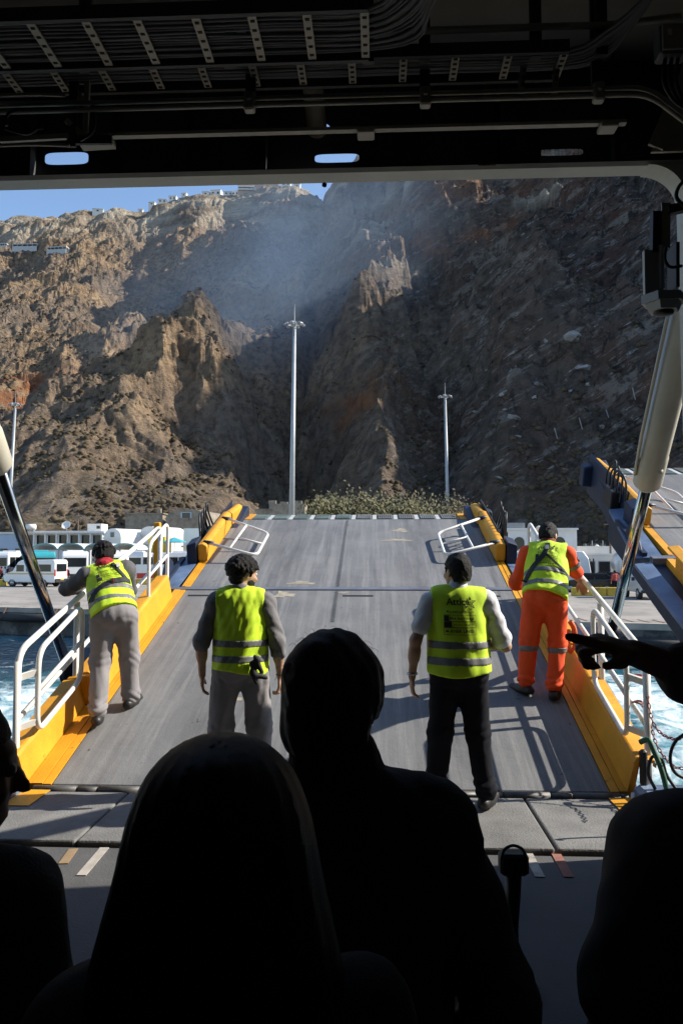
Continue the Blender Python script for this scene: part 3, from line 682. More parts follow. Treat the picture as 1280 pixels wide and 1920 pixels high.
# ------------------------------------------------------------------ garage deck and threshold plates
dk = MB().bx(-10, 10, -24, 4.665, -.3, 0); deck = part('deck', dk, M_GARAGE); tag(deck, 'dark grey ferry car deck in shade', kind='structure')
for xa, xb in ((-2.22,-1.452),(-1.438,-.012),(.012,1.428),(1.446,2.22)):
    p = MB().add([(xa,4.69,-.02),(xb,4.69,-.02),(xb,5.685,-.02),(xa,5.685,-.02),(xa,4.69,.034),(xb,4.69,.034),(xb,5.685,.022),(xa,5.685,.022)],
                 [(3,2,1,0),(4,5,6,7),(0,1,5,4),(1,2,6,5),(2,3,7,6),(3,0,4,7)])
    shift_mod(part('threshold_plate', p, M_FLAP, deck), .012, 2)
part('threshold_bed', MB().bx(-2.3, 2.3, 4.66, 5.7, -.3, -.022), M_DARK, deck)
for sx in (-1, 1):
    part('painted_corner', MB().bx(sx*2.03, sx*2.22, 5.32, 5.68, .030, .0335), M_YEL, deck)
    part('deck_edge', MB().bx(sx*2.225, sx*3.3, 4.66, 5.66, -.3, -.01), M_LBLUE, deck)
    part('deck_edge', MB().bx(sx*2.225, sx*2.9, 5.3, 5.75, -.009, .12, .03), M_LBLUE, deck)
M_DASHW = mat('worn_white_marking', (0.38,0.35,0.31), .8, var=.3, scale=9, wear=(0.12,0.12,0.12), wear_amt=.5, wear_scale=7)
M_DASHR = mat('worn_red_marking', (0.30,0.13,0.095), .8, var=.3, scale=9, wear=(0.12,0.12,0.12), wear_amt=.4, wear_scale=7)
M_DASHB = mat('worn_ochre_marking', (0.26,0.18,0.10), .8, var=.3, scale=9)
for (p0, p1), m in ((((985,1592),(1012,1645)),M_DASHW), (((1036,1590),(1066,1645)),M_DASHR), (((196,1590),(152,1642)),M_DASHW), (((138,1592),(118,1620)),M_DASHB)):
    a = atz(*p0, .004); b = atz(*p1, .004); part('painted_dash', MB().bar(a, b, .055, .004), m, deck)

# ------------------------------------------------------------------ railings and their swing gates
def railing(sx, label):
    t = thing('ramp_railing', label, 'railing', (0, HY, 0), group='white ramp railings'); t.rotation_euler = (RA, 0, 0)
    up = Vector((0, math.sin(RA), math.cos(RA)))          # true vertical in the ramp's own axes
    X = sx*2.36
    def P(s, h, x=X): return Vector((x, s, 0)) + up*h
    for s, h in ((.08, .93), (1.28, .95), (2.7, .93), (4.08, .86)):
        part('post', MB().cyl(P(s, -.35), P(s, h), .028, n=10), M_WHITE, t, True)
    part('top_rail', MB().tube(round_path([P(.08,.0), P(.08,1.0), P(1.3,.98), P(2.7,.95), P(4.08,.9), P(4.08,.05)], .16, 6), .026, 10), M_WHITE, t, True)
    part('middle_rail', MB().tube([P(.08,.48), P(1.3,.48), P(2.7,.47), P(4.08,.45)], .021, 8), M_WHITE, t, True)
    xg = sx*2.25
    g = part('swing_gate', MB().tube(round_path([P(.2,.33,xg), P(.2,.96,xg), P(1.12,.98,xg), P(1.12,.33,xg)], .14, 6, closed=True), .022, 10, closed=True), M_WHITE, t, True)
    part('gate_bar', MB().tube([P(.2,.66,xg), P(1.12,.66,xg)], .02, 8), M_WHITE, g, True)
    for h in (.42, .80):
        part('hinge_tab', MB().bar(P(.2,h,xg), P(.09,h,X), .02, .05), M_WHITE, g)
    g = part('swing_gate', MB().tube(round_path([P(3.2,.14,xg), P(3.2,.92,xg), P(4.02,.96,xg), P(4.02,.14,xg)], .14, 6, closed=True), .021, 10, closed=True), M_WHITE, t, True)
    part('gate_bar', MB().tube([P(3.2,.55,xg), P(4.02,.55,xg)], .018, 8), M_WHITE, g, True)
    return t
railL = railing(-1, 'white pipe railing with swing gates on the left kerb of the lowered ramp')
railR = railing(1, 'white pipe railing with swing gates on the right kerb of the lowered ramp')
yp = thing('yellow_post', 'yellow steel post at the upper end of the left railing', 'post', (-2.42, 9.75, .9), world=True)
part('post', MB().bx(-2.48, -2.40, 9.72, 9.80, .7, 2.2, .01), M_YEL, yp)

# ------------------------------------------------------------------ hydraulic cylinders that lift the ramp
M_CREAM = mat('cream_cylinder_paint', (0.50,0.47,0.38), .38, var=.1, scale=3, wear=(0.28,0.2,0.13), wear_amt=.1, wear_scale=5)
M_CHROME = mat('chrome_rod', (0.42,0.41,0.39), .14, 1.0, var=.2, scale=2)
def ram_cylinder(bot, tip, split, label, group):
    bot = Vector(bot); tip = Vector(tip); t = thing('hydraulic_cylinder', label, 'hydraulic cylinder', bot, 0, 'hydraulic cylinders lifting the ramp', world=True)
    d = (tip-bot).normalized(); L = (tip-bot).length; k = bot+d*(L*split)
    part('barrel', MB().tube([k, k+d*.03, k+d*.34, k+d*.35, tip], [.098,.118,.118,.112,.112], 24), M_CREAM, t, True)
    part('rod', MB().cyl(bot, k+d*.2, .052, n=20), M_CHROME, t, True)
    part('gland', MB().cyl(k-d*.03, k+d*.02, .075, n=18), M_PALE, t, True)
    part('rod_eye', MB().cyl(bot-Vector((.07,0,0)), bot+Vector((.07,0,0)), .1, n=16), M_BLUE, t, True)
    u = d.orthogonal().normalized()
    part('oil_port', MB().cyl(k+d*.15, k+d*.15-_f*.17+_r*.02, .025, n=10), M_CREAM, t, True)
    side = d.cross(_f).normalized()
    part('oil_pipe', MB().tube([k+d*.15+side*.13, k+d*.6+side*.145, tip+side*.145], .014, 6), M_CREAM, t, True)
    return t
bR = at(1146, 1185, 8.3); tR = at(1296, 560, 5.15); ram_cylinder(bR, tR, .555, 'cream hydraulic cylinder with chrome rod beside the pointing hand', 'x')
bL = at(131, 1262, 8.0); tL = at(-66, 700, 5.15); ram_cylinder(bL, tL, .77, 'hydraulic cylinder with dark rod crossing the left picture edge', 'x')
for b in (bR, bL):
    sx = 1 if b.x > 0 else -1
    part('cylinder_lug', MB().box(Vector((0,(b.y-HY)/math.cos(RA)-.1,.02)) + Vector((sx*(abs(b.x)-.3),0,0)), (.5,.34,.2)), M_BLUE, ramp)
# ------------------------------------------------------------------ the ferry's stern opening and garage ceiling
M_HULLD = mat('dark_bulkhead_paint', (0.065,0.068,0.075), .6, var=.3, scale=2, bump=.05, bscale=20)
M_CEIL = mat('ceiling_paint', (0.30,0.29,0.26), .7, var=.2, scale=1.2)
M_HEAD = mat('grey_green_beam_paint', (0.52,0.53,0.47), .5, var=.12, scale=2.5, wear=(0.19,0.11,0.065), wear_amt=.07, wear_scale=3, bump=.05)
M_TRAY = mat('galvanised_tray', (0.36,0.33,0.27), .55, .3, var=.15, scale=6)
M_TRAYD = mat('dark_tray_rail', (0.05,0.05,0.05), .6, var=.2)
M_CABLE = mat('grey_cable_jacket', (0.15,0.15,0.155), .5, var=.25, scale=3)
M_PIPE = mat('painted_pipe', (0.38,0.35,0.28), .5, var=.2, scale=4)
YB = 4.72
def wall_pt(px, py, Y):
    q_ = ray(px, py); return CAM + q_*((Y-CAM.y)/q_.y)
hull = MB(); hull.bx(2.27, 3.72, 4.50, 4.74, -2.6, 4.9); wr = part('wall', hull, M_HULLD); tag(wr, 'dark stern bulkhead between the two ramp openings', kind='structure')
hull = MB(); hull.bx(-12, -2.62, 4.50, 4.74, -2.6, 4.9); wl_ = part('wall', hull, M_HULLD); tag(wl_, 'dark stern bulkhead left of the ramp opening', kind='structure')
hull = MB(); hull.bx(8.25, 12, 4.50, 4.74, -2.6, 4.9); w3 = part('wall', hull, M_HULLD); tag(w3, 'dark stern bulkhead beyond the second ramp', kind='structure')
hull = MB(); hull.bx(-12.1, -11.9, -24, 4.5, -.3, 5); hull.bx(11.9, 12.1, -24, 4.5, -.3, 5); hull.bx(-12, 12, -24.2, -24, -.3, 5); hull.bx(2.6, 2.75, -24, 4.5, 0, 4.88)
gw = part('wall', hull, M_HULLD); tag(gw, 'dark garage side walls', kind='structure')
ce = MB().bx(-12, 12, -24, 4.74, 4.86, 5.1); ceil = part('ceiling', ce, M_CEIL); tag(ceil, 'grey steel garage ceiling', kind='structure')
ap = MB().bx(-12, 12, 4.0, 4.70, -2.6, -.31); part('transom', ap, M_BLUE, wl_)
# header: beam with web above, web has lightening holes
hd = thing('stern_header', 'grey green steel header beam and dark web over the ramp opening', 'beam', (0, YB, 4.0), world=True)
zb = wall_pt(640, 344, 4.76).z; zt = max(zb+.022, wall_pt(640, 316, 4.60).z)
b = MB(); prof = [(4.60,zb+.02),(4.62,zb),(4.745,zb),(4.765,zb+.02),(4.765,zt),(4.60,zt)]
b.prism([(-2.9, p[0], p[1]) for p in prof], (5.25,0,0)); part('beam', b, M_HEAD, hd)
# rounded corner at the right end of the beam
cx, cz, rr = 2.20, zb, .22
pts = [(2.20+.07, 4.603, zb+.01)]
arc = [(cx-rr+rr*math.sin(a)+.055, 4.603, cz-rr+rr*math.cos(a)) for a in [R(k*10) for k in range(10)]]
b = MB().prism([(2.55,4.603,zb+.005)]+arc[::1]+[(cx+.06,4.603,2.2),(2.55,4.603,2.2)], (0,.16,0)); part('corner_post', b, M_HEAD, hd)
# web plates with holes
def hole_poly(x0, x1, z0, z1, kind='slot'):
    cx, cz = (x0+x1)/2, (z0+z1)/2; hx, hz = (x1-x0)/2, (z1-z0)/2; n = 24; out = []
    e = .45 if kind == 'slot' else 1.0
    for k in range(n):
        a = 2*PI*(k+.5)/n; c, s = math.cos(a), math.sin(a)
        out.append((cx+hx*math.copysign(abs(c)**e, c), cz+hz*math.copysign(abs(s)**e, s)))
    return out
def holed_plate(x0, x1, z0, z1, holes, Y):
    bm = bmesh.new(); edges = []
    for loop in [[(x0,z0),(x1,z0),(x1,z1),(x0,z1)]] + [hole_poly(*h[:4], h[4]) for h in holes]:
        vs_ = [bm.verts.new((p[0], Y, p[1])) for p in loop]
        edges += [bm.edges.new((vs_[k], vs_[(k+1)%len(vs_)])) for k in range(len(vs_))]
    bmesh.ops.triangle_fill(bm, use_beauty=True, use_dissolve=False, edges=edges)
    me = bpy.data.meshes.new('web_plate'); bm.to_mesh(me); bm.free(); link('web_plate', me, M_HULLD, hd)
def hpx(x0, x1, y0, y1, kind='slot'):
    a = wall_pt(x0, y1, YB); c = wall_pt(x1, y0, YB); return (a.x, c.x, min(a.z,c.z), max(a.z,c.z), kind)
zmid = wall_pt(640, 264, YB).z
holed_plate(-2.9, 2.3, zt, zmid, [hpx(84,166,284,309), hpx(590,673,287,305), hpx(1008,1093,278,292)], YB)
holed_plate(-2.9, 2.3, zmid-.0, 4.86, [hpx(579,619,229,252,'round')], YB)
for px in (60, 210, 350, 498, 712, 790, 912, 938, 1010, 1150):
    a = wall_pt(px, 310, YB-.05); c = wall_pt(px, 140, YB-.05)
    part('stiffener', MB().bx(a.x-.006, a.x+.006, YB-.09, YB-.003, zt, 4.86), M_HULLD, hd)
g = MB(); A0 = wall_pt(1210, 298, 4.6); g.prism([(A0.x,4.5,zt),(2.5,4.5,zt),(2.5,4.5,zt+.62),(A0.x+.22,4.5,zt+.62),(A0.x+.1,4.5,zt+.2)], (0,.02,0)); part('gusset_plate', g, M_PIPE, hd)
part('gusset_rib', MB().bar((A0.x+.02,4.49,zt+.02), (A0.x+.30,4.49,zt+.66), .02, .09), M_PIPE, hd)
# rusty weld on the beam
part('rust_stain', MB().bx(wall_pt(893,0,4.6).x, wall_pt(925,0,4.6).x, 4.596, 4.600, zb+.03, zt-.01), mat('rust_streak', (0.30,0.27,0.22), .8, var=.1, scale=5, wear=(0.18,0.075,0.03), wear_amt=.75, wear_scale=9), hd)
part('drip_knob', MB().ico(wall_pt(608,346,4.7), .018, 1), M_DARK, hd)

def xs_at(px, py, d): return at(px, py, d)
# long flat bar under the girder
fb = thing('flat_bar', 'long pale flat bar hung under the girder above the opening', 'bar', at(640,262,4.3), world=True)
a = at(208,255,4.36); c = at(1170,236,4.25); c.z = a.z; c.y = a.y
part('bar', MB().bx(a.x, c.x, a.y-.02, a.y+.02, a.z-.008, a.z+.012), M_PIPE, fb)
for px in (175, 686, 1130):
    p = at(px, 262, 4.32); part('bar_clamp', MB().bx(p.x-.05, p.x+.05, a.y-.05, a.y+.05, a.z-.04, a.z-.010, .006), M_PIPE, fb)
# thin twin pipes with clamps and hangers
YP = 4.12
for k, (yl, yr, lab) in enumerate(((190,168,'upper of two thin pipes running across under the ceiling'), (203,181,'lower of two thin pipes running across under the ceiling'))):
    p0 = wall_pt(-20, yl, YP); z = wall_pt(640, (yl+yr)/2, YP).z; p2 = wall_pt(1215, yr, YP)
    e = wall_pt(1300, yr+75, YP-.1)
    t_ = part('pipe_run', MB().tube(round_path([(p0.x-.4,YP,z),(p2.x,YP,z),(e.x+.2,YP-.1,z-.42)], .1, 4), .013, 8), M_PIPE, None, True)
    tag(t_, lab, 'pipe', 'thin pipes under the ceiling')
zc = wall_pt(640, 186, YP).z
for px, lab in ((468,'hanger bracket clamping the twin pipes left of the round duct'), (797,'hanger bracket clamping the twin pipes right of the round duct'), (1122,'hanger bracket clamping the twin pipes near the corner gusset')):
    p = wall_pt(px, 186, YP); t_ = thing('pipe_hanger', lab, 'bracket', (p.x, YP, zc), 0, 'pipe hangers', world=True)
    part('hanger_bar', MB().bx(p.x-.028, p.x+.028, YP+.02, YP+.05, zc, 4.86), M_TRAYD, t_)
    part('clamp', MB().bx(p.x-.03, p.x+.03, YP-.03, YP+.03, zc-.055, zc+.05, .008), M_TRAY, t_)
    part('bolt', MB().cyl((p.x, YP-.05, zc), (p.x, YP-.03, zc), .012, n=6), M_TRAY, t_)
# round duct through the web
p = at(585,185,4.45); t_ = thing('round_duct', 'short round brownish duct passing through the web', 'duct', p, world=True)
part('duct', MB().cyl(at(582,120,4.3), at(595,246,4.72), .062, n=20), mat('duct_paint', (0.23,0.19,0.14), .6, var=.25, scale=6), t_, True)
part('collar', MB().cyl(at(581,128,4.3), at(582,136,4.33), .085, n=20), M_TRAYD, t_, True)
# cable trays
def cable_tray(lab, z, d0, d1, px_end, rung_px, rung_y, ncab, curve):
    t_ = thing('cable_tray', lab, 'cable tray', (0, d0, z), 0, 'cable trays under the ceiling', world=True)
    xl = -3.2; xr = at(px_end, rung_y, (d0+d1)/2).x
    for k, (yy, h) in enumerate(((d0, .05), (d1, .05))):
        part('side_rail', MB().bx(xl, xr, yy-.012, yy+.012, z-.02, z+h), M_TRAYD, t_)
        q_ = MB()
    for px in rung_px:
        p = at(px, rung_y, (d0+d1)/2)
        r_ = part('rung', MB().bx(p.x-.021, p.x+.021, d0+.015, d1-.015, z-.012, z-.002), M_TRAY, t_)
        h_ = MB(); n = 5
        for j in range(n):
            y_ = d0+(d1-d0)*(j+.8)/(n+.6); h_.bx(p.x-.011, p.x+.011, y_-.008, y_+.008, z-.0145, z-.0122)
        part('rung_slots', h_, M_DARK, r_, kind='stuff')  # dark pieces under the rung, painting the shade of its perforations
    for j in range(ncab):
        y_ = d0+.03+(d1-d0-.06)*(j+.5)/ncab; zz = z+.012+random.uniform(0,.012)
        pts = [(xl, y_, zz)]
        for k in range(1, 9): pts.append((xl+(xr-xl)*k/8, y_+random.uniform(-.006,.006), zz+random.uniform(-.004,.006)))
        if curve: pts += [(xr+.16+.02*j*.3, y_-.03-.008*(ncab-j), zz+.02), (xr+.30, y_-.16-.012*(ncab-j), zz+.06), (xr+.38, y_-.45, zz+.12), (xr+.40, y_-.9, zz+.16)]
        part('cable', MB().tube(smooth_path(pts, 3), .0085+random.uniform(0,.003), 5), M_CABLE, t_, True)
    return t_
ct = cable_tray('upper cable tray with slotted rungs nearest the camera', 4.36, 3.50, 3.87, 690, (-32,72,175,270,378,480,580,684), 36, 15, True)
ct2 = cable_tray('lower cable tray with slotted rungs nearer the opening', 4.46, 4.00, 4.24, 1052, (8,100,192,288,380,475,565,660,755,850,945,1045), 106, 9, True)
for t_, z, yy, pxs in ((ct, 4.40, 3.9, (150, 430, 690)), (ct2, 4.5, 4.05, (795, 1000, 1120))):
    for px in pxs:
        p = at(px, 60, yy); part('tray_hanger', MB().bx(p.x-.03, p.x+.03, yy-.015, yy+.015, z-.05, 4.86), M_TRAYD, t_)
# hanging perforated straps, conduit, junction box at the right
for px, py, L, lab in ((985,135,.12,'perforated strap hanging beside the tray end, left one'), (1048,125,.16,'perforated strap hanging beside the tray end, right one')):
    p = at(px, py, 4.1); t_ = thing('perforated_strap', lab, 'strap', p, world=True)
    part('strap', MB().bar(p+Vector((0,0,.14)), p+Vector((-.03,0,-L)), .035, .006, up=(0,1,0)), M_TRAY, t_)
    for j in range(4): part('slot', MB().box(p+Vector((-.006*j,-.006,.05-.04*j)), (.014,.006,.02)), M_DARK, t_)  # dark pieces on the strap painting the shade in its holes
cd = part('conduit', MB().tube(round_path([at(760,58,3.95), at(1000,50,3.95), at(1150,46,3.95), at(1275,30,3.9)], .1, 3), .018, 8), M_PIPE, None, True); tag(cd, 'straight conduit across the ceiling right of the trays', 'pipe')
fc = part('flexible_conduit', MB().tube(smooth_path([at(692,66,3.9), at(730,60,3.92), at(775,58,3.95)], 5), [.016+.004*(k%2) for k in range(11)], 8), M_CABLE, None, True); tag(fc, 'ribbed flexible conduit joining the tray end', 'cable')
for y0 in (0,):
    p = at(1258, 82, 3.6); t_ = thing('junction_box', 'grey junction box with cables high in the right corner', 'box', p, world=True)
    part('box', MB().box(p, (.14,.1,.15), None, .01), M_TRAYD, t_); part('lid', MB().box(p+Vector((-.004,-.055,0)), (.12,.012,.13), None, .004), M_PIPE, t_)
    part('box_label', MB().box(p+Vector((-.03,-.0622,.02)), (.02,.002,.03)), M_WHITE, t_)
    for k in range(3): part('cable', MB().tube(smooth_path([p+Vector((-.03+.03*k,0,-.07)), p+Vector((-.05+.03*k,-.02,-.2)), p+Vector((.02+.02*k,.0,-.3)), p+Vector((.16,.05,-.33-.02*k))], 5), .009, 6), M_BLACK, t_, True)
# bracket cluster at the left
p0 = at(148, 200, 4.25); t_ = thing('bracket_frame', 'dark angle bracket frame with cables, upper left under the trays', 'bracket', p0, world=True)
for a_, b_, w_ in (((140,135),(134,275),.05), ((165,135),(160,255),.03), ((142,165),(165,205),.025), ((125,225),(165,262),.03), ((140,262),(210,262),.05), ((0,262),(130,255),.03)):
    part('angle_bar', MB().bar(at(*a_,4.25), at(*b_,4.25), w_, .02, up=(0,1,0)), M_TRAYD if w_ > .04 else M_PIPE, t_)
part('foot_plate', MB().bar(at(150,268,4.3), at(212,264,4.3), .12, .03), M_PIPE, t_)
for k, path in enumerate(([(0,178),(60,176),(122,178)], [(0,193),(60,192),(190,190)], [(12,235),(14,215),(40,205),(120,204)], [(10,240),(50,250),(70,240),(80,240)], [(175,195),(178,225),(172,248),(150,262)], [(0,272),(60,270),(130,272)])):
    part('cable', MB().tube(smooth_path([at(*q_, 4.2) for q_ in path], 5), .010, 6), M_PIPE if k < 2 or k == 5 else M_BLACK, t_, True)

# ------------------------------------------------------------------ signal housing on the right
p = at(1243, 560, 4.35); sg = thing('lamp_housing', 'pale lamp housing with hexagonal base hanging at the right edge', 'lamp', p, world=True)
D_ = 4.35
hexa = []
for k in range(6): hexa.append(Vector((p.x+.125*math.cos(PI/3*k), p.y+.11*math.sin(PI/3*k), p.z-.03)))
part('base', MB().prism([h for h in hexa], (0,0,.05)), M_PALE, sg)
part('base_skirt', MB().lathe([(.085,-.075),(.105,-.03)], p, 6), M_PALE, sg)
part('lens', MB().lathe([(.02,-.1),(.055,-.09),(.06,-.03)], p, 14), M_BLACK, sg, True)
a = at(1223, 520, D_); part('side_plate', MB().bar(a+Vector((0,0,-.12)), at(1222,470,D_), .035, .1, up=(1,0,0)), M_PALE, sg)
part('back_plate', MB().bar(at(1262,545,D_+.05), at(1262,462,D_+.05), .02, .14, up=(0,1,0)), M_TRAYD, sg)
part('mast', MB().bar(at(1228,475,D_), at(1229,398,D_), .05, .05), M_BLACK, sg)
part('slotted_plate', MB().bar(at(1247,465,D_), at(1248,380,D_), .05, .012, up=(0,1,0)), M_PIPE, sg)
part('tube', MB().cyl(at(1240,540,D_-.02), at(1238,460,D_-.02), .016, n=10), M_PALE, sg, True)
part('cable', MB().tube(smooth_path([at(1248,465,D_-.05), at(1246,485,D_-.06), at(1256,500,D_-.06), at(1278,498,D_-.05)], 6), .009, 6), M_BLACK, sg, True)
part('cable', MB().tube(smooth_path([at(1290,330,D_-.05), at(1272,350,D_-.06), at(1268,370,D_-.06), at(1282,385,D_-.05)], 6), .011, 6), M_BLACK, sg, True)
part('arm', MB().bar(at(1250,395,D_), at(1320,380,D_), .05, .05), M_TRAYD, sg)

# ------------------------------------------------------------------ chains, hoses and gear beside the right kerb
M_CHAIN = mat('red_white_chain', (0.23,0.05,0.04), .5, var=.3, scale=5, wear=(0.35,0.31,0.28), wear_amt=.3, wear_scale=9)
ring = MB()
lk = []
for k in range(10):
    a = 2*PI*k/10; lk.append(Vector((.010*math.cos(a), .021*math.sin(a), 0)))
ring.tube(lk, .0042, 5, closed=True); link_me = ring.mesh('chain_link'); link_me.materials.append(M_CHAIN)
def chain(pts, lab):
    t_ = thing('safety_chain', lab, 'chain', pts[0], 0, 'plastic chains beside the ramp', world=True)
    path = smooth_path(pts, 40); acc = 0; k = 0; last = path[0]
    for a, b in zip(path[:-1], path[1:]):
        acc += (b-a).length
        if acc >= .033:
            acc = 0; d = (b-a).normalized(); k += 1
            o = bpy.data.objects.new('chain_link', link_me); COL.objects.link(o); o.parent = t_
            o.matrix_parent_inverse = Matrix.Translation(-Vector(pts[0]))
            q_ = d.to_track_quat('Y', 'Z').to_matrix().to_4x4() @ Matrix.Rotation(PI/2*(k % 2)+.4, 4, 'Y')
            o.matrix_basis = Matrix.Translation(a) @ q_
    return t_
chain([at(1198,1267,5.85), at(1212,1300,5.7), at(1222,1350,5.6), at(1240,1376,5.5), at(1268,1386,5.3), at(1300,1372,5.2)], 'red plastic chain sagging from the upper post tie to the right edge')
chain([at(1198,1318,5.85), at(1215,1340,5.75), at(1228,1390,5.6), at(1245,1420,5.5), at(1268,1440,5.3), at(1300,1438,5.2)], 'red plastic chain sagging from the lower post tie to the right edge')
for py in (1268, 1317):
    pc = at(1194, py, 5.84); t_ = part('chain_tie', MB().tube([pc+Vector((.036*math.cos(a), .036*math.sin(a), .006*math.sin(2*a))) for a in [2*PI*k/12 for k in range(12)]], .008, 6, closed=True), M_CHAIN, None, True)
    tag(t_, 'red cord tied round the near railing post, %s one' % ('upper' if py < 1300 else 'lower'), 'cord')
M_GREEN = mat('green_tape', (0.02,0.10,0.05), .6, var=.3, scale=9, wear=(0.02,0.02,0.02), wear_amt=.5, wear_scale=8)
h1 = part('hydraulic_hose', MB().tube(smooth_path([at(1200,1392,5.6), at(1215,1388,5.55), at(1226,1410,5.5), at(1240,1445,5.45), at(1252,1490,5.4), at(1262,1530,5.35)], 6), .02, 8), M_GREEN, None, True); tag(h1, 'green taped hydraulic hose beside the right kerb', 'hose')
h2 = part('cable_loop', MB().tube(smooth_path([at(1300,1368,4.9), at(1268,1388,4.9), at(1256,1420,4.9), at(1266,1450,4.9), at(1300,1466,4.9)], 6), .011, 8), M_BLACK, None, True); tag(h2, 'large black cable loop at the right edge above the water', 'cable')
h3 = part('cable_loop', MB().tube(smooth_path([at(1228,1480,5.5), at(1215,1450,5.5), at(1222,1420,5.5), at(1240,1425,5.5), at(1250,1455,5.5), at(1275,1490,5.45)], 6), .012, 8), M_BLACK, None, True); tag(h3, 'small black cable loop beside the green hose', 'cable')
h4 = part('hydraulic_valve', MB().box(at(1206,1440,5.62), (.05,.06,.26), None, .015), M_BLACK, None); tag(h4, 'black valve block behind the near right railing post', 'valve')
# deck socket post
dp = at(962, 1640, 3.2); t_ = thing('socket_post', 'dark post with boxy black head and cable loop standing on the shaded deck', 'post', (dp.x, dp.y, 0), world=True)
part('head', MB().box(at(962,1618,3.2), (.115,.08,.085), None, .012), M_BLACK, t_)
part('neck', MB().tube([at(962,1640,3.2), at(962,1690,3.2), at(962,1740,3.2), Vector((dp.x,dp.y,.0))], [.034,.028,.02,.02], 12), M_BLACK, t_, True)
part('foot', MB().lathe([(.1,0),(.1,.02),(.03,.05)], (dp.x,dp.y,0), 14), M_BLACK, t_)
part('cable_loop', MB().tube(smooth_path([at(940,1612,3.15), at(945,1594,3.15), at(962,1586,3.15), at(980,1594,3.15), at(986,1614,3.15)], 5), .006, 6), M_BLACK, t_, True)
# orange flotation float hung on the rail beside the orange worker
t_ = thing('rescue_float', 'orange and white rescue float hanging inside the right railing', 'float', at(1072,1205,7.4), world=True)
part('float', MB().tube(smooth_path([at(1068,1165,7.4), at(1076,1180,7.4), at(1078,1210,7.4), at(1072,1222,7.4), at(1064,1212,7.4), at(1064,1180,7.4)], 5), .025, 8), mat('orange_float', (0.62,0.13,0.03), .6, var=.2, wear=(0.6,0.55,0.5), wear_amt=.4, wear_scale=7), t_, True)
# small orange sign with clip on the left rail
# ------------------------------------------------------------------ shared background materials
M_LIME = mat('whitewash', (0.72,0.70,0.66), .9, var=.06, scale=.6, wear=(0.5,0.47,0.42), wear_amt=.15, wear_scale=.8)
M_BLUEW = mat('pale_blue_wall', (0.42,0.50,0.60), .9, var=.08, scale=.6)
M_STONE = mat('old_stone', (0.26,0.22,0.17), .95, var=.35, scale=1.2, bump=.5, bscale=5, wear=(0.13,0.11,0.09), wear_amt=.5, wear_scale=1.0)
M_GLASS = mat('dark_glazing', (0.012,0.015,0.018), .1, var=.3, scale=.5)
M_GALV = mat('galvanised_mast', (0.34,0.36,0.37), .5, .35, var=.1, scale=1)
M_LAMPW = mat('floodlight_grey', (0.3,0.3,0.3), .4, var=.1)
M_TYRE = mat('tyre', (0.02,0.02,0.02), .85, var=.2)
M_HUB = mat('wheel_hub', (0.4,0.4,0.4), .4, .6)
M_CARW = mat('white_vehicle_paint', (0.72,0.72,0.71), .3, var=.03, coat=.5)
M_CART = mat('teal_vehicle_paint', (0.04,0.34,0.38), .3, var=.05, coat=.5)
M_CARK = mat('black_vehicle_paint', (0.012,0.013,0.015), .25, var=.05, coat=.6)
M_TRIM = mat('black_trim', (0.02,0.02,0.02), .6)
M_LRED = mat('tail_light', (0.45,0.02,0.015), .3)
M_LWHT = mat('head_light', (0.7,0.7,0.68), .15)
M_STRIPE = mat('yellow_stripe', (0.55,0.33,0.03), .4)
M_SHRUB = mat('tamarisk_leaf', (0.115,0.105,0.045), .8, var=.45, scale=.9)
SHR = [M_SHRUB, mat('olive_leaf', (0.075,0.075,0.032), .8, var=.5, scale=.9), mat('dusty_leaf', (0.10,0.085,0.045), .85, var=.5, scale=.9)]
M_BARK = mat('bark', (0.10,0.075,0.055), .95, var=.3, scale=5)
M_WOOD = mat('weathered_wood', (0.15,0.11,0.08), .9, var=.3)

# ------------------------------------------------------------------ floodlight masts
def mast(px, py_top, d, lean, label):
    top = at(px, py_top, d); base = Vector((top.x+lean, top.y, QUAY_Z)); H = top.z-QUAY_Z
    t = thing('floodlight_mast', label, 'light mast', base, 0, 'floodlight masts on the quay', world=True)
    part('mast', MB().cyl(base, top, .36, .19, 18), M_GALV, t, True); part('base_flange', MB().lathe([(.6,0),(.6,.08),(.4,.25)], base, 16), M_GALV, t)
    part('spike', MB().cyl(top, top+Vector((0,0,H*.075)), .05, .02, 6), M_GALV, t)
    part('ring', MB().tube([top+Vector((0.75*math.cos(a), 0.75*math.sin(a), -.15)) for a in [2*PI*k/16 for k in range(16)]], .05, 6, closed=True), M_GALV, t)
    for k in range(6):
        a = 2*PI*(k+.3)/6; q = top+Vector((0.98*math.cos(a), 0.98*math.sin(a), -.12)); Mr = Matrix.Rotation(a, 3, 'Z') @ Matrix.Rotation(R(28), 3, 'Y')
        arm = part('lamp_arm', MB().bar(top+Vector((0,0,-.15)), q, .07, .07), M_GALV, t)
        part('floodlight', MB().box(q, (.5,.42,.2), Mr, .05), M_LAMPW, t)
    part('head_box', MB().box(top+Vector((0,0,-.1)), (.5,.5,.55), None, .05), M_GALV, t)
    return t
mast(552, 606, 85, -.30, 'tallest grey floodlight mast right behind the ramp centre')
mast(834, 742, 122, .45, 'grey floodlight mast behind the right end of the lowered ramp')
mast(29, 757, 128, -.9, 'grey floodlight mast at the left picture edge')

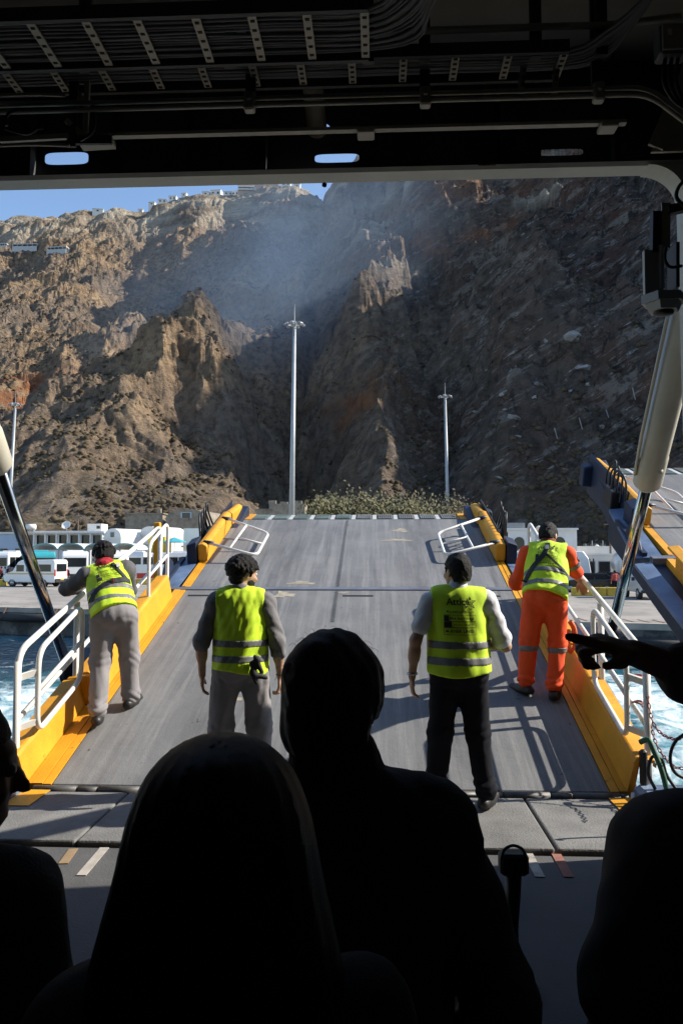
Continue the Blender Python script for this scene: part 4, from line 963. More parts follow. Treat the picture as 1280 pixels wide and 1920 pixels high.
# ------------------------------------------------------------------ vehicles (front towards +x)
wheel_cache = {}
def wheel(t, x, y, r=.34, w=.24):
    o = part('wheel', MB().cyl((x, y-w/2, r), (x, y+w/2, r), r, n=18), M_TYRE, t, True)
    s_ = 1 if y > 0 else -1; part('rim', MB().cyl((x, y+s_*w*.40, r), (x, y+s_*(w*.5+.012), r), r*.6, n=14), M_HUB, o, True)
def body_shell(t, prof, W, m, bev=.08, name='body'):
    o = part(name, MB().prism([(x, -W/2, z) for x, z in prof], (0, W, 0)), m, t)
    bm = bmesh.new(); bm.from_mesh(o.data); bmesh.ops.recalc_face_normals(bm, faces=bm.faces); bm.to_mesh(o.data); bm.free(); shift_mod(o, bev, 3, 30); return o
def side_panes(t, panes, W, z0, z1, m=None, nm='window'):
    for s_ in (-1, 1):
        for x0, x1 in panes: part(nm, MB().bx(x0, x1, s_*(W/2-.02), s_*(W/2+.008), z0, z1), m or M_GLASS, t)
def coach(px, d, rz, label, paint, stripe=None, L=11.0):
    p = at(px, 1080, d); p.z = QUAY_Z+.0
    t = thing('coach', label, 'bus', p, rz, 'coaches parked on the quay')
    body_shell(t, [(-L/2,.35),(L/2-.1,.35),(L/2,.9),(L/2-.25,2.6),(L/2-.7,3.25),(-L/2+.25,3.3),(-L/2,2.9)], 2.5, paint, .14)
    n = 6; side_panes(t, [(-L/2+.35+(L-1.5)*k/n, -L/2+.35+(L-1.5)*(k+1)/n-.08) for k in range(n)], 2.5, 1.65, 2.72)
    part('windscreen', MB().add([(L/2-.02,-1.1,1.25),(L/2-.02,1.1,1.25),(L/2-.32,1.1,2.85),(L/2-.32,-1.1,2.85)], [(0,1,2,3)]), M_GLASS, t)
    part('rear_window', MB().bx(-L/2-.012, -L/2+.03, -1.05, 1.05, 1.75, 2.65), M_GLASS, t)
    part('engine_grille', MB().bx(-L/2-.01, -L/2+.03, -.8, .8, .6, 1.05), M_TRIM, t)
    for s_ in (-1, 1):
        part('tail_light', MB().bx(-L/2-.014, -L/2+.02, s_*.95, s_*1.16, .75, 1.35), M_LRED, t); part('head_light', MB().bx(L/2-.12, L/2+.01, s_*.75, s_*1.1, .65, .85), M_LWHT, t)
        for x in (-L/2+2.9, L/2-2.4): wheel(t, x, s_*1.12, .48, .3)
        part('mirror', MB().box((L/2+.12, s_*1.32, 2.4), (.12,.16,.4), None, .03), M_TRIM, t)
    if stripe:
        for s_ in (-1, 1): part('stripe', MB().bx(-L/2+.2, L/2-.8, s_*1.245, s_*1.256, 1.1, 1.4), stripe, t)
    part('roof_unit', MB().bx(-2.0, .5, -.8, .8, 3.2, 3.45, .05), paint, t)
    return t
coach(72, 84, R(118), 'teal coach parked behind the minibus, seen from the rear', M_CART, M_CARW)
coach(140, 82, R(112), 'white coach between the teal coach and the leaning worker', M_CARW)
coach(205, 86, R(115), 'white coach with teal stripe partly hidden by the leaning worker', M_CARW, M_CART)
coach(30, 88, R(95), 'white coach behind the crowd at the far left', M_CARW)
coach(258, 88, R(100), 'white coach between the leaning worker and the railing', M_CARW)
coach(335, 92, R(172), 'low white bus seen beyond the left railing end', M_CARW)
coach(1015, 70, R(-8), 'white coach behind the orange crewman, side on', M_CARW, L=8.5)
# minibus
p = at(66, 1095, 71.5); p.z = QUAY_Z; t = thing('minibus', 'white minibus with yellow stripe parked at the quay barrier', 'van', p, R(180-12))
body_shell(t, [(-2.75,.4),(2.5,.4),(2.72,.62),(2.7,1.0),(2.5,1.2),(1.75,1.45),(1.15,2.3),(.8,2.45),(-2.6,2.5),(-2.75,2.3)], 2.0, M_CARW, .1)
side_panes(t, [(-2.35,-1.0),(-.9,.25)], 2.0, 1.4, 2.05); side_panes(t, [(.5,1.3)], 2.0, 1.4, 2.0)
for s_ in (-1, 1):
    part('stripe', MB().bx(-2.7, 2.3, s_*.995, s_*1.008, 1.14, 1.24), M_STRIPE, t)
    for x in (-1.6, 1.75): wheel(t, x, s_*.88, .35)
    part('head_light', MB().bx(2.5, 2.73, s_*.6, s_*.95, .85, 1.05), M_LWHT, t); part('tail_light', MB().bx(-2.765, -2.7, s_*.84, s_*.98, 1.0, 1.6), M_LRED, t)
part('rear_window', MB().bx(-2.77, -2.7, -.75, .75, 1.4, 2.1), M_GLASS, t); part('windscreen', MB().add([(1.72,-.85,1.5),(1.72,.85,1.5),(1.17,.8,2.25),(1.17,-.8,2.25)], [(0,1,2,3)]), M_GLASS, t)
part('bumper', MB().bx(-2.85, -2.72, -.95, .95, .4, .75, .04), M_TRIM, t); part('bumper', MB().bx(2.6, 2.8, -.95, .95, .4, .72, .04), M_TRIM, t); part('number_plate', MB().bx(-2.862, -2.852, -.26, .26, .62, .73), M_STRIPE, t)
# black cars
def car(px, py, d, rz, label):
    p = at(px, py, d); p.z = QUAY_Z; t = thing('parked_car', label, 'car', p, rz, 'black cars behind the barrier')
    body_shell(t, [(-2.1,.32),(2.1,.32),(2.15,.7),(1.95,.85),(1.0,.98),(-1.7,1.05),(-2.12,.95)], 1.78, M_CARK, .09)
    body_shell(t, [(1.05,.95),(.35,1.42),(-1.35,1.46),(-1.95,1.02)], 1.56, M_GLASS, .06, 'cabin')
    part('roof', MB().bx(-1.3, .3, -.7, .7, 1.43, 1.485, .02), M_CARK, t)
    for s_ in (-1, 1):
        for x in (-1.3, 1.35): wheel(t, x, s_*.8, .32, .22)
        part('tail_light', MB().bx(-2.14, -2.08, s_*.6, s_*.86, .74, .94), M_LRED, t); part('head_light', MB().bx(2.0, 2.14, s_*.55, s_*.85, .6, .78), M_LWHT, t)
        part('pillar', MB().bar((-.45, s_*.79, .98), (-.45, s_*.70, 1.45), .05, .05), M_CARK, t)
    return t
car(1102, 1100, 60, R(168), 'black car behind the yellow barrier, nearer the orange crewman')
car(1128, 1098, 64, R(160), 'black car behind the yellow barrier, nearer the chrome rod')
# white pickup seen from the front
p = at(1209, 1112, 51); p.z = QUAY_Z; t = thing('delivery_truck', 'white truck facing the ferry under the raised ramp', 'truck', p, R(-92))
body_shell(t, [(-2.3,.45),(2.2,.45),(2.3,.9),(2.1,1.08),(1.35,1.15),(.8,1.8),(-.5,1.85),(-.6,1.1),(-2.3,1.1)], 1.85, mat('silver_vehicle_paint', (0.55,0.56,0.58), .3, .2, var=.03, coat=.5), .08)
part('windscreen', MB().add([(1.36,-.78,1.2),(1.36,.78,1.2),(.86,.7,1.78),(.86,-.7,1.78)], [(0,1,2,3)]), M_GLASS, t)
part('grille', MB().bx(2.2, 2.315, -.5, .5, .7, .92), M_TRIM, t); part('bumper', MB().bx(2.2, 2.4, -.92, .92, .42, .62, .04), M_TRIM, t)
for s_ in (-1, 1):
    for x in (-1.4, 1.5): wheel(t, x, s_*.82, .36)
    part('head_light', MB().bx(2.1, 2.305, s_*.56, s_*.88, .74, .94), M_LWHT, t); part('mirror', MB().box((1.0, s_*1.05, 1.3), (.1,.2,.24), None, .03), M_TRIM, t)
part('cargo_box', MB().bx(-2.35, -.62, -.95, .95, 1.0, 2.55, .04), M_CARW, t)
sgn = part('sign_board', MB().bx(.75, .8, -.55, .55, 1.95, 2.3), M_CARW, t)
me = text_mesh('AIO\u039b', .26); me.transform(Matrix.Translation((.806,0,2.12)) @ Matrix.Rotation(PI/2, 4, 'Z') @ Matrix.Rotation(PI/2, 4, 'X')); link('lettering', me, mat('green_letters', (0.02,0.22,0.12), .5), sgn)
# tanker behind it
p = at(1180, 1090, 66); p.z = QUAY_Z; t = thing('tank_truck', 'white tanker with rounded tank behind the chrome rod', 'truck', p, R(-100))
part('tank', MB().cyl((-3.2,0,2.2), (1.6,0,2.2), 1.15, n=22), M_CARW, t, True); part('tank_end', MB().ico((1.6,0,2.2), 1.15, 2, (.3,1,1)), M_CARW, t, True)
body_shell(t, [(1.9,.5),(3.7,.5),(3.75,1.4),(3.5,2.4),(1.9,2.45)], 2.3, M_CARW, .1, 'cab'); part('windscreen', MB().bx(3.5, 3.68, -1.0, 1.0, 1.5, 2.3), M_GLASS, t); part('chassis', MB().bx(-3.4, 3.4, -.5, .5, .55, .95), M_TRIM, t)
for s_ in (-1, 1):
    for x in (-2.4, -1.3, 2.8): wheel(t, x, s_*1.05, .48, .3)

# ------------------------------------------------------------------ harbour buildings
def building(name, label, px0, px1, py_top, d, depth, m, base=QUAY_Z, rz=0.0, group='harbour buildings'):
    a = at(px0, py_top, d); b = at(px1, py_top, d); w = b.x-a.x; h = a.z-base
    t = thing(name, label, 'building', (a.x+w/2, d, base), rz, group)
    part('wall', MB().bx(-w/2, w/2, 0, depth, 0, h), m, t); return t, w, h
t, w, h = building('terminal_building', 'long white flat roofed building with dark glazing and columns at left', 33, 186, 1000, 104, 9, M_LIME)
part('roof_slab', MB().bx(-w/2-.4, w/2+.4, -.9, 9.3, h, h+.35, .03), M_LIME, t)
for k in range(7):
    x0 = -w/2+w*k/7+.12; x1 = -w/2+w*(k+1)/7-.12
    part('window', MB().bx(x0, x1, -.03, .02, h-1.9, h-.2), M_GLASS, t)
for k in range(8): part('column', MB().bx(-w/2+w*k/7-.1, -w/2+w*k/7+.1, -.75, -.5, 0, h), M_LIME, t)
t2, w2, h2 = building('rooftop_hut', 'small white rooftop hut with dark opening above the flat building', 155, 182, 981, 106, 2.5, M_LIME, base=QUAY_Z+h+.3+0)
part('window', MB().bx(.3, .8, -.03, .02, h2*.4, h2*.75), M_GLASS, t2)
sd = at(125, 988, 105); t3 = thing('satellite_dish', 'white satellite dish on the flat white roof', 'satellite dish', (sd.x, sd.y, QUAY_Z+h+.35), world=True)
part('dish', MB().lathe([(.08,0),(.5,.16),(.62,.32),(.6,.33),(.46,.19)], (0,0,0), 18).xf(Matrix.Translation((sd.x, sd.y, QUAY_Z+h+1.0)) @ Matrix.Rotation(R(60), 4, 'X')), M_LIME, t3, True); part('pole', MB().cyl((sd.x, sd.y, QUAY_Z+h+.3), (sd.x, sd.y, QUAY_Z+h+1.1), .05), M_GALV, t3)
sd = at(58, 990, 105); t3 = thing('water_tank', 'small white water tank on the flat white roof', 'tank', (sd.x, sd.y, QUAY_Z+h+.35), world=True); part('tank', MB().cyl((sd.x-.6, sd.y, QUAY_Z+h+.9), (sd.x+.6, sd.y, QUAY_Z+h+.9), .4, n=16), M_LIME, t3, True)
for s_ in (-.4, .4): part('tank_leg', MB().bx(sd.x+s_-.06, sd.x+s_+.06, sd.y-.3, sd.y+.3, QUAY_Z+h+.3, QUAY_Z+h+.55), M_GALV, t3)
t, w, h = building('ticket_office', 'pale blue grey building at the left picture edge', -70, 32, 1000, 112, 8, M_BLUEW)
for x in (.3, 2.6): part('window', MB().bx(x, x+1.1, -.03, .02, 2.6, 4.0), M_GLASS, t)
part('roof_slab', MB().bx(-w/2-.2, w/2+.2, -.3, 8.2, h, h+.25), M_LIME, t)
def vault_house(label, px0, px1, py_spring, py_top, d, depth, m, rz, base=QUAY_Z, win=True, mr=None):
    a = at(px0, py_spring, d); b = at(px1, py_spring, d); w = b.x-a.x; h = a.z-base; rise = at(px0, py_top, d).z-a.z
    t = thing('vaulted_house', label, 'house', (a.x+w/2, d, base), rz, 'vaulted island houses')
    part('wall', MB().bx(-w/2, w/2, 0, depth, 0, h), m, t)
    n = 12; arc = [(w/2*math.cos(PI*k/n), -.0, h+rise*math.sin(PI*k/n)) for k in range(n+1)]
    part('vault_roof', MB().prism(arc, (0, depth, 0)), mr or m, t)
    if win:
        f = part('window', MB().bx(-w*.1, w*.1, -.03, .02, h-.1, h+rise*.55), M_GLASS, t); part('frame', MB().bx(-w*.13, w*.13, -.02, .0, h-.2, h+rise*.62), M_BLUEW, f)
    part('parapet', MB().bx(-w/2-.12, w/2+.12, -.12, .12, h-.25, h-.05), m, t)
    return t
vault_house('white vaulted house with small window behind the coach shelter', 180, 226, 1006, 990, 99, 6, M_LIME, R(-28))
vault_house('white vaulted house right above the leaning worker', 252, 296, 1000, 986, 101, 6, M_LIME, R(-22), win=False)
vault_house('long old stone vaulted warehouse on the slope at left', 304, 386, 970, 953, 120, 12, M_STONE, R(-8), win=True)
t, w, h = building('stone_warehouse', 'old flat stone warehouse beside the stone vault', 228, 300, 963, 121, 10, M_STONE); part('roof_slab', MB().bx(-w/2-.2, w/2+.2, -.2, 10, h, h+.2), M_STONE, t); part('chimney', MB().bx(w*.3, w*.4, 1, 1.6, h+.2, h+.9), M_STONE, t)
t, w, h = building('white_kiosk', 'white block beyond the left end of the upper kerb', 340, 374, 990, 95, 4, M_LIME); part('window', MB().bx(.2, .8, -.03, .02, h*.35, h*.55), M_GLASS, t); part('ledge', MB().bx(-w/2-.2, w/2+.2, -.3, 0, h*.62, h*.66), M_LIME, t)
t, w, h = building('yellow_kiosk', 'bright yellow kiosk behind the left railing', 272, 304, 1006, 93, 3, mat('yellow_kiosk_paint', (0.62,0.42,0.03), .7, var=.1)); part('window', MB().bx(-.4, .5, -.03, .02, h*.6, h*.8), M_GLASS, t)
t, w, h = building('stone_ruin', 'low ruined stone wall behind the tallest mast', 503, 571, 944, 112, 4, M_STONE)
for x_, h_ in ((-w/2+.4,.5), (-w*.1,.3), (w*.3,.45)): part('broken_wall', MB().bx(x_-.5, x_+.6, .1, .8, h-.05, h+h_), M_STONE, t)
t, w, h = building('stone_shed', 'lower stone wall left of the ruin', 478, 503, 955, 113, 4, M_STONE); part('coping', MB().bx(-w/2-.1, w/2+.1, -.1, 4.1, h, h+.12), M_STONE, t)
t, w, h = building('harbour_house', 'white house with arched window behind the orange crewman', 918, 1076, 994, 82, 8, M_LIME)
n = 12
def arch(t, xc, w_, z0, z1, m, nm='window'):
    pts = [(xc-w_/2, -.03, z0), (xc+w_/2, -.03, z0)]+[(xc+w_/2*math.cos(PI*k/n), -.03, z1+w_/2*math.sin(PI*k/n)) for k in range(n+1)]
    return part(nm, MB().prism(pts, (0,.06,0)), m, t)
arch(t, -w*.5+w*(970-918)/158, 1.1, h-2.4, h-1.3, M_GLASS); arch(t, w*.3, 1.1, h-2.4, h-1.3, M_GLASS)
part('roof_slab', MB().bx(-w/2-.1, w/2+.1, -.25, 8, h, h+.18), M_LIME, t); part('parapet', MB().bx(-w/2, -w*.1, 0, .2, h+.18, h+.75), mat('grey_parapet', (0.3,0.3,0.29), .9), t)
t, w, h = building('low_white_building', 'low white building with grey windows behind the black cars', 1078, 1166, 1041, 72, 6, M_LIME)
for k in range(3): f = part('window', MB().bx(-w/2+.5+1.4*k, -w/2+1.5+1.4*k, -.03, .02, h-1.9, h-.6), M_GLASS, t); part('frame', MB().bx(-w/2+.42+1.4*k, -w/2+1.58+1.4*k, -.02, .0, h-1.98, h-.52), M_GALV, f)
part('roof_slab', MB().bx(-w/2-.1, w/2+.1, -.2, 6, h, h+.15), M_LIME, t)
t, w, h = building('upper_white_building', 'white wall behind the low building with roof antennas', 1060, 1160, 1026, 86, 5, M_LIME); part('roof_slab', MB().bx(-w/2-.1, w/2+.1, -.1, 5, h, h+.1), M_LIME, t)
for k, px in enumerate((1098, 1110, 1118, 1130)):
    a = at(px, 1028, 85); t_ = thing('roof_antenna', ('thin rooftop antenna, leftmost of four above the black cars','short rooftop antenna with crossbars, second of four above the black cars','rooftop antenna with small dish, third of four above the black cars','short rooftop antenna, rightmost of four above the black cars')[k], 'antenna', a, 0, 'antennas above the black cars', world=True)
    part('pole', MB().cyl(a-Vector((0,0,.4)), a+Vector((0,0,.5+.35*(k%2))), .04, n=6), M_GALV, t_)
    for j in range(3): part('crossbar', MB().bar(a+Vector((-.3,0,.15+.15*j)), a+Vector((.3,0,.15+.15*j)), .03, .03), M_GALV, t_)
    if k == 2: part('dish', MB().ico(a+Vector((0,-.15,.1)), .3, 2, (1,.35,1)), M_LIME, t_, True)
t, w, h = building('shack', 'low white shack between the coach and the tanker', 1166, 1200, 1040, 80, 4, M_LIME); part('window', MB().bx(-.5, .5, -.03, .02, h*.4, h*.7), M_GLASS, t)

# shelter with four barrel vault roofs over the bus stop
M_SHELL = mat('shelter_roof', (0.62,0.65,0.60), .6, var=.06); M_SHELLE = mat('shelter_edge', (0.16,0.30,0.30), .6)
a0 = at(45, 1030, 90); a1 = at(252, 1030, 90); bw = (a1.x-a0.x)/4
t = thing('bus_shelter', 'white barrel roofed bus shelter above the coaches', 'shelter', ((a0.x+a1.x)/2, 90, QUAY_Z), world=True)
for k in range(4):
    xc = a0.x+bw*(k+.5); zs = a0.z; n = 10; r1 = bw/2*.97; rise = .75; sk = 1.3
    outer = [(xc+r1*math.cos(PI*j/n), 90, zs+rise*math.sin(PI*j/n)) for j in range(n+1)]; inner = [(xc+(r1-.16)*math.cos(PI*j/n), 90, zs-.02+(rise-.14)*math.sin(PI*j/n)) for j in range(n, -1, -1)]
    part('vault_shell', MB().prism(outer+inner, (sk, 7, 0)), M_SHELL, t)
    part('vault_edge', MB().prism([(p[0], 89.9, p[2]+.015) for p in outer]+[(p[0], 89.9, p[2]) for p in inner], (0,.09,0)), M_SHELLE, t)
    for y_ in (90.2, 96.5): part('post', MB().cyl((a0.x+bw*k+(y_-90)*sk/7, y_, QUAY_Z), (a0.x+bw*k+(y_-90)*sk/7, y_, zs), .08, n=8), M_GALV, t)
# teal awning at far left, umbrella, billboard, utility poles
p = at(12, 1042, 86); t = thing('awning', 'teal fabric awning over the waiting crowd at left', 'awning', (p.x, p.y, QUAY_Z), world=True)
M_TEALF = mat('teal_fabric', (0.06,0.33,0.40), .8, var=.1); part('canvas', MB().add([(p.x-3.2,p.y-1.5,p.z-.1),(p.x+1.3,p.y-1.5,p.z-.1),(p.x+1.3,p.y+1.5,p.z+.55),(p.x-3.2,p.y+1.5,p.z+.55),(p.x-3.2,p.y-1.5,p.z-.4),(p.x+1.3,p.y-1.5,p.z-.4)], [(0,1,2,3),(0,4,5,1)]), M_TEALF, t)
for x_ in (-3.1, 1.2): part('post', MB().cyl((p.x+x_,p.y-1.4,QUAY_Z), (p.x+x_,p.y-1.4,p.z-.1), .05), M_GALV, t)
p = at(327, 1012, 94); t = thing('parasol', 'teal parasol beyond the left railing', 'parasol', (p.x, p.y, QUAY_Z), world=True)
part('canopy', MB().lathe([(1.5,-.35),(1.5,-.25),(.75,.05),(.05,.3)], p, 8), M_TEALF, t); part('pole', MB().cyl((p.x,p.y,QUAY_Z), p, .04, n=8), M_WOOD, t)
p = at(283, 1072, 80); t = thing('billboard', 'white billboard with red lettering beyond the left railing', 'billboard', (p.x, p.y, QUAY_Z), world=True)
part('board', MB().bx(p.x-1.6, p.x+1.6, p.y, p.y+.08, p.z-.75, p.z+.75), M_CARW, t)
part('red_panel', MB().bx(p.x-1.5, p.x+1.5, p.y-.01, p.y-.002, p.z-.7, p.z-.15), M_LRED, t); bt = text_mesh('LA', .5); bt.transform(Matrix.Translation((p.x-.3, p.y-.014, p.z-.42)) @ Matrix.Rotation(PI/2, 4, 'X')); link('lettering', bt, M_CARW, t)
part('red_oval', MB().bx(p.x+.2, p.x+1.1, p.y-.01, p.y-.002, p.z+.2, p.z+.55), M_LRED, t)
for x_ in (-1.3, 1.3): part('leg', MB().bx(p.x+x_-.05, p.x+x_+.05, p.y+.02, p.y+.07, QUAY_Z, p.z-.7), M_GALV, t)
for px, py, d, lab in ((147, 962, 108, 'wooden utility pole in front of the flat white building'), (1143, 975, 78, 'wooden utility pole in front of the dark rock at right')):
    p = at(px, py, d); t = thing('utility_pole', lab, 'pole', (p.x, p.y, QUAY_Z), 0, 'utility poles', world=True); part('pole', MB().cyl((p.x,p.y,QUAY_Z), p, .13, .09, 8), M_WOOD, t); part('crossarm', MB().bx(p.x-.6, p.x+.6, p.y-.06, p.y+.06, p.z-.5, p.z-.38), M_WOOD, t)
# ------------------------------------------------------------------ trees behind the ramp
def leaf_tree(px, py_top, d, w, label, seed):
    rn = random.Random(seed); top = at(px, py_top, d); base = Vector((top.x, top.y, max(terrain_z(top), QUAY_Z)-.1)); H = max(2.5, top.z-base.z)
    t = thing('tamarisk_tree', label, 'tree', base, 0, 'tamarisk trees behind the ramp', world=True)
    tr = MB().tube(smooth_path([base, base+Vector((rn.uniform(-.2,.2),0,H*.3)), base+Vector((rn.uniform(-.3,.3),0,H*.62))], 4), [.16-.011*k for k in range(9)], 7)
    part('trunk', tr, M_BARK, t, True)
    lim = MB(); cl = []
    for k in range(15):
        a = rn.uniform(0, 2*PI); e = base+Vector((math.cos(a)*w*.5*rn.uniform(.3,1), math.sin(a)*w*.4*rn.uniform(.3,1), H*rn.uniform(.5,.93)))
        s_ = base+Vector((0,0,H*rn.uniform(.15,.5))); lim.tube(smooth_path([s_, (s_+e)/2+Vector((0,0,.2)), e], 3), [.06,.05,.045,.04,.03,.025,.02], 5); cl.append(e)
    part('limbs', lim, M_BARK, t, True)
    n = 2600; vs = []; fs = []
    for k in range(n):
        c = rn.choice(cl); r_ = H*.17; q = c+Vector((rn.gauss(0,.5)*r_*1.3, rn.gauss(0,.5)*r_*1.2, rn.gauss(0,.5)*r_))
        if q.z < base.z+.1: q.z = base.z+rn.uniform(.1,.6)
        u_ = Vector((rn.gauss(0,1), rn.gauss(0,1), rn.gauss(.5,1))).normalized(); v_ = u_.orthogonal().normalized(); L = rn.uniform(.22,.55); b_ = L*.36; i = len(vs)
        vs += [q-v_*b_, q+u_*L*.5, q+v_*b_, q-u_*L*.5]; fs.append((i,i+1,i+2,i+3))
    part('crown', MB().add(vs, fs), SHR[seed % 3], t)
where = ('above the left third of the ramp end', 'second from the tall mast', 'third from the tall mast', 'fourth from the tall mast', 'fifth from the tall mast', 'sixth from the tall mast', 'last of the row before the gap')
for k, (px, py) in enumerate(((605,946),(638,934),(672,938),(703,930),(735,942),(765,936),(793,948))):
    leaf_tree(px, py, 96+2*(k%3), 3.2, 'olive green tamarisk tree, '+(where[k] if k else 'first right of the tall mast'), 30+k)
leaf_tree(858, 934, 104, 4.0, 'olive green tamarisk tree standing alone behind the right mast', 41)
# ------------------------------------------------------------------ village on the rim
def crest_d(px):
    i = int(np.clip(np.searchsorted(tt, (px-640)/F_PX), 0, nT-1)); return dd[int(np.argmax((Zt[:, i]-CAM.z)/dd))], i
M_FAR = mat('far_whitewash', (0.74,0.70,0.64), .9, var=.05); M_FARP = mat('far_pink_wall', (0.50,0.36,0.28), .9, var=.08)
def rim_house(px, w_px, h_px, label, m=None, nwin=2, up=0):
    d, i = crest_d(px); j = int(np.argmax((Zt[:, i]-CAM.z)/dd)); z0 = Zt[j, i]; w = w_px/F_PX*d; h = h_px/F_PX*d
    p = at(px, 400, d); t = thing('rim_house', label, 'house', (p.x, p.y+1, z0+up), R(random.uniform(-12,12)), 'white houses on the cliff rim')
    part('wall', MB().bx(-w/2, w/2, 0, w*.7, -4, h), m or M_FAR, t); part('roof', MB().bx(-w/2-.25, w/2+.25, -.3, w*.7+.2, h, h+.35), m or M_FAR, t)
    for k in range(nwin): x_ = -w/2+w*(k+.5)/nwin; part('window', MB().bx(x_-w*.07-.15, x_+w*.07+.15, -.05, .02, h*.35, h*.72), M_GLASS, t)
    return t, w, h
for px, w_, h_, lab, n_ in ((182,20,7,'white house with sloping roof, leftmost on the cliff rim',1), (262,9,7,'tiny white house second from the left on the rim',1), (303,16,7,'low white house above the first rocky knob',2), (322,14,8,'small white house just left of the rock tooth',2), (384,14,7,'low white house just right of the rock tooth',1), (403,20,12,'tall white house with dark window on the rim',2), (427,16,7,'low white terrace between tall house and hotel',2), (500,44,9,'long pale house at the right end of the rim village',4), (283,12,6,'tiny white house left of the low house above the rocky knob',1), (343,10,6,'tiny white cube house left of the rock tooth',1), (440,14,9,'narrow white house beside the largest hotel',2), (482,12,8,'small white annex between hotel and long pale house',2), (535,18,7,'low white house right of the long pale house',2), (556,12,8,'rightmost small white house of the rim village',1)):
    rim_house(px, w_, h_, lab, None if px != 500 else M_FARP, n_)
t, w, h = rim_house(462, 34, 15, 'largest hotel with balconies on the cliff rim', M_FARP, 4)
for k in range(2): part('balcony', MB().bx(-w/2, w/2, -1.2, 0, h*(.28+.36*k), h*(.28+.36*k)+.9), M_FAR, t)
part('penthouse', MB().bx(-w*.3, w*.1, 1, w*.5, h+.35, h+2.6), M_FAR, t)
M_GAL = mat('gallery_concrete', (0.50,0.50,0.49), .8, var=.1)
for px, py, w_, lab in ((4,463,22,'pale roadside gallery at the left picture edge on the slope'), (48,464,48,'long pale roadside gallery on the upper left slope'), (108,470,40,'pale roadside gallery right of the long one')):
    p, d = terrain_hit(px, py); w = w_/F_PX*d; t = thing('road_gallery', lab, 'gallery', p, R(-6 if px > 100 else 0), 'road galleries on the slope')
    part('roof', MB().bx(-w/2, w/2, -1.5, 2.5, 1.6, 2.1), M_GAL, t); part('back_wall', MB().bx(-w/2, w/2, 1.5, 2.4, -3, 1.6), M_GAL, t); part('parapet', MB().bx(-w/2, w/2, -1.6, -1.3, -3, .4), M_GAL, t)
    for k in range(6): part('pillar', MB().bx(-w/2+w*k/5.01, -w/2+w*k/5.01+.3, -1.5, -1.2, .4, 1.6), M_GAL, t)
# ------------------------------------------------------------------ boulders, fence posts and scrub on the slope
M_BOULD = mat('pale_boulder', (0.26,0.25,0.235), .95, var=.3, scale=.8, bump=.6, bscale=2.5, wear=(0.2,0.18,0.16), wear_amt=.4, wear_scale=1)
BL = ('broad pale boulder, upper left of the boulder cluster right of the thin mast', 'small pale boulder between the two broad ones of the cluster', 'largest pale boulder of the cluster right of the thin mast', 'pale slab touching the right side of the largest boulder', 'flat pale boulder, topmost of the short column below the cluster', 'small pale boulder, middle of the short column', 'small pale boulder, lowest of the short column', 'long pale slab above the largest boulder', 'biggest pale slab high on the shaded slope', 'pale slab left of the biggest high slab', 'lone pale boulder low on the slope near the ramp corner', 'small pale stone left of the boulder column', 'small pale stone just above the boulder column', 'pale stone between long slab and cluster', 'tiny pale stone low below the boulder column', 'small pale rock high above the thin mast top', 'pale stone right of the fence posts')
for k, (px, py, w_) in enumerate(((950,735,28),(1003,745,18),(1072,735,36),(1102,722,22),(962,782,32),(962,800,14),(970,818,16),(1095,690,34),(1075,630,50),(1022,640,26),(936,896,20),(893,772,14),(945,768,14),(1040,700,18),(985,860,12),(852,640,14),(1128,800,20))):
    p, d = terrain_hit(px, py); r_ = w_/F_PX*d*.5; rn = random.Random(k+5)
    o = part('boulder', MB().ico((0,0,0), 1, 2, (1, rn.uniform(.6,.9), rn.uniform(.3,.5)), .24, rn).xf(Matrix.Translation(p+Vector((0,r_*.2,-r_*.05))) @ Matrix.Rotation(rn.uniform(-.5,.5), 4, 'Y') @ Matrix.Rotation(rn.uniform(0,6), 4, 'Z') @ Matrix.Scale(r_, 4)), M_BOULD)
    tag(o, BL[k], 'boulder', 'pale boulders on the shaded slope')
for k, (px, py, L) in enumerate(((1047,818,2.6),(1093,797,2.4),(1143,776,1.8),(1193,745,2.8))):
    p, d = terrain_hit(px, py+10); t = part('fence_post', MB().cyl(p-Vector((0,0,.4)), p+Vector((-.9,-.6,L)), .11, n=8), M_GALV); tag(t, 'leaning steel rockfall fence post on the slope, %s from the left' % ('first','second','third','fourth')[k], 'fence post', 'rockfall fence posts')
rs = np.random.default_rng(3); ns = 34000
ts_ = rs.uniform(-.46, .46, ns); ds_ = 80*np.exp(rs.uniform(0, 1, ns)*math.log(360/80))
ii = np.clip(np.searchsorted(tt, ts_), 1, nT-2); jj = np.clip(np.searchsorted(dd, ds_), 1, nD-2)
zz_ = Zt[jj, ii]; gx_ = (Zt[jj, ii+1]-Zt[jj, ii-1])/np.maximum((U[jj, ii+1]-U[jj, ii-1]), 1e-3); gy_ = (Zt[jj+1, ii]-Zt[jj-1, ii])/(D[jj+1, ii]-D[jj-1, ii])
sl_ = np.hypot(gx_, gy_); keep = (sl_ < 1.5) & (zz_ > QUAY_Z+2.5) & (gnoise(U[jj, ii]/14, D[jj, ii]/14) > -.25)
bx_, by_, bz_ = Xw[jj, ii][keep], Yw[jj, ii][keep], zz_[keep]; m_ = len(bx_); sc_ = rs.uniform(.2, .75, m_)**1.5*1.15
ring = np.array([[math.cos(a), math.sin(a)] for a in [2*PI*k/6 for k in range(6)]])
dome = np.concatenate([np.c_[ring*.8, np.full(6, -.35)], np.c_[ring, np.full(6, .30)], np.array([[0,0,.85]])])
VV = dome[None]*sc_[:, None, None]*rs.uniform(.7, 1.3, (m_, 13, 1)) + np.stack([bx_, by_, bz_], 1)[:, None, :]
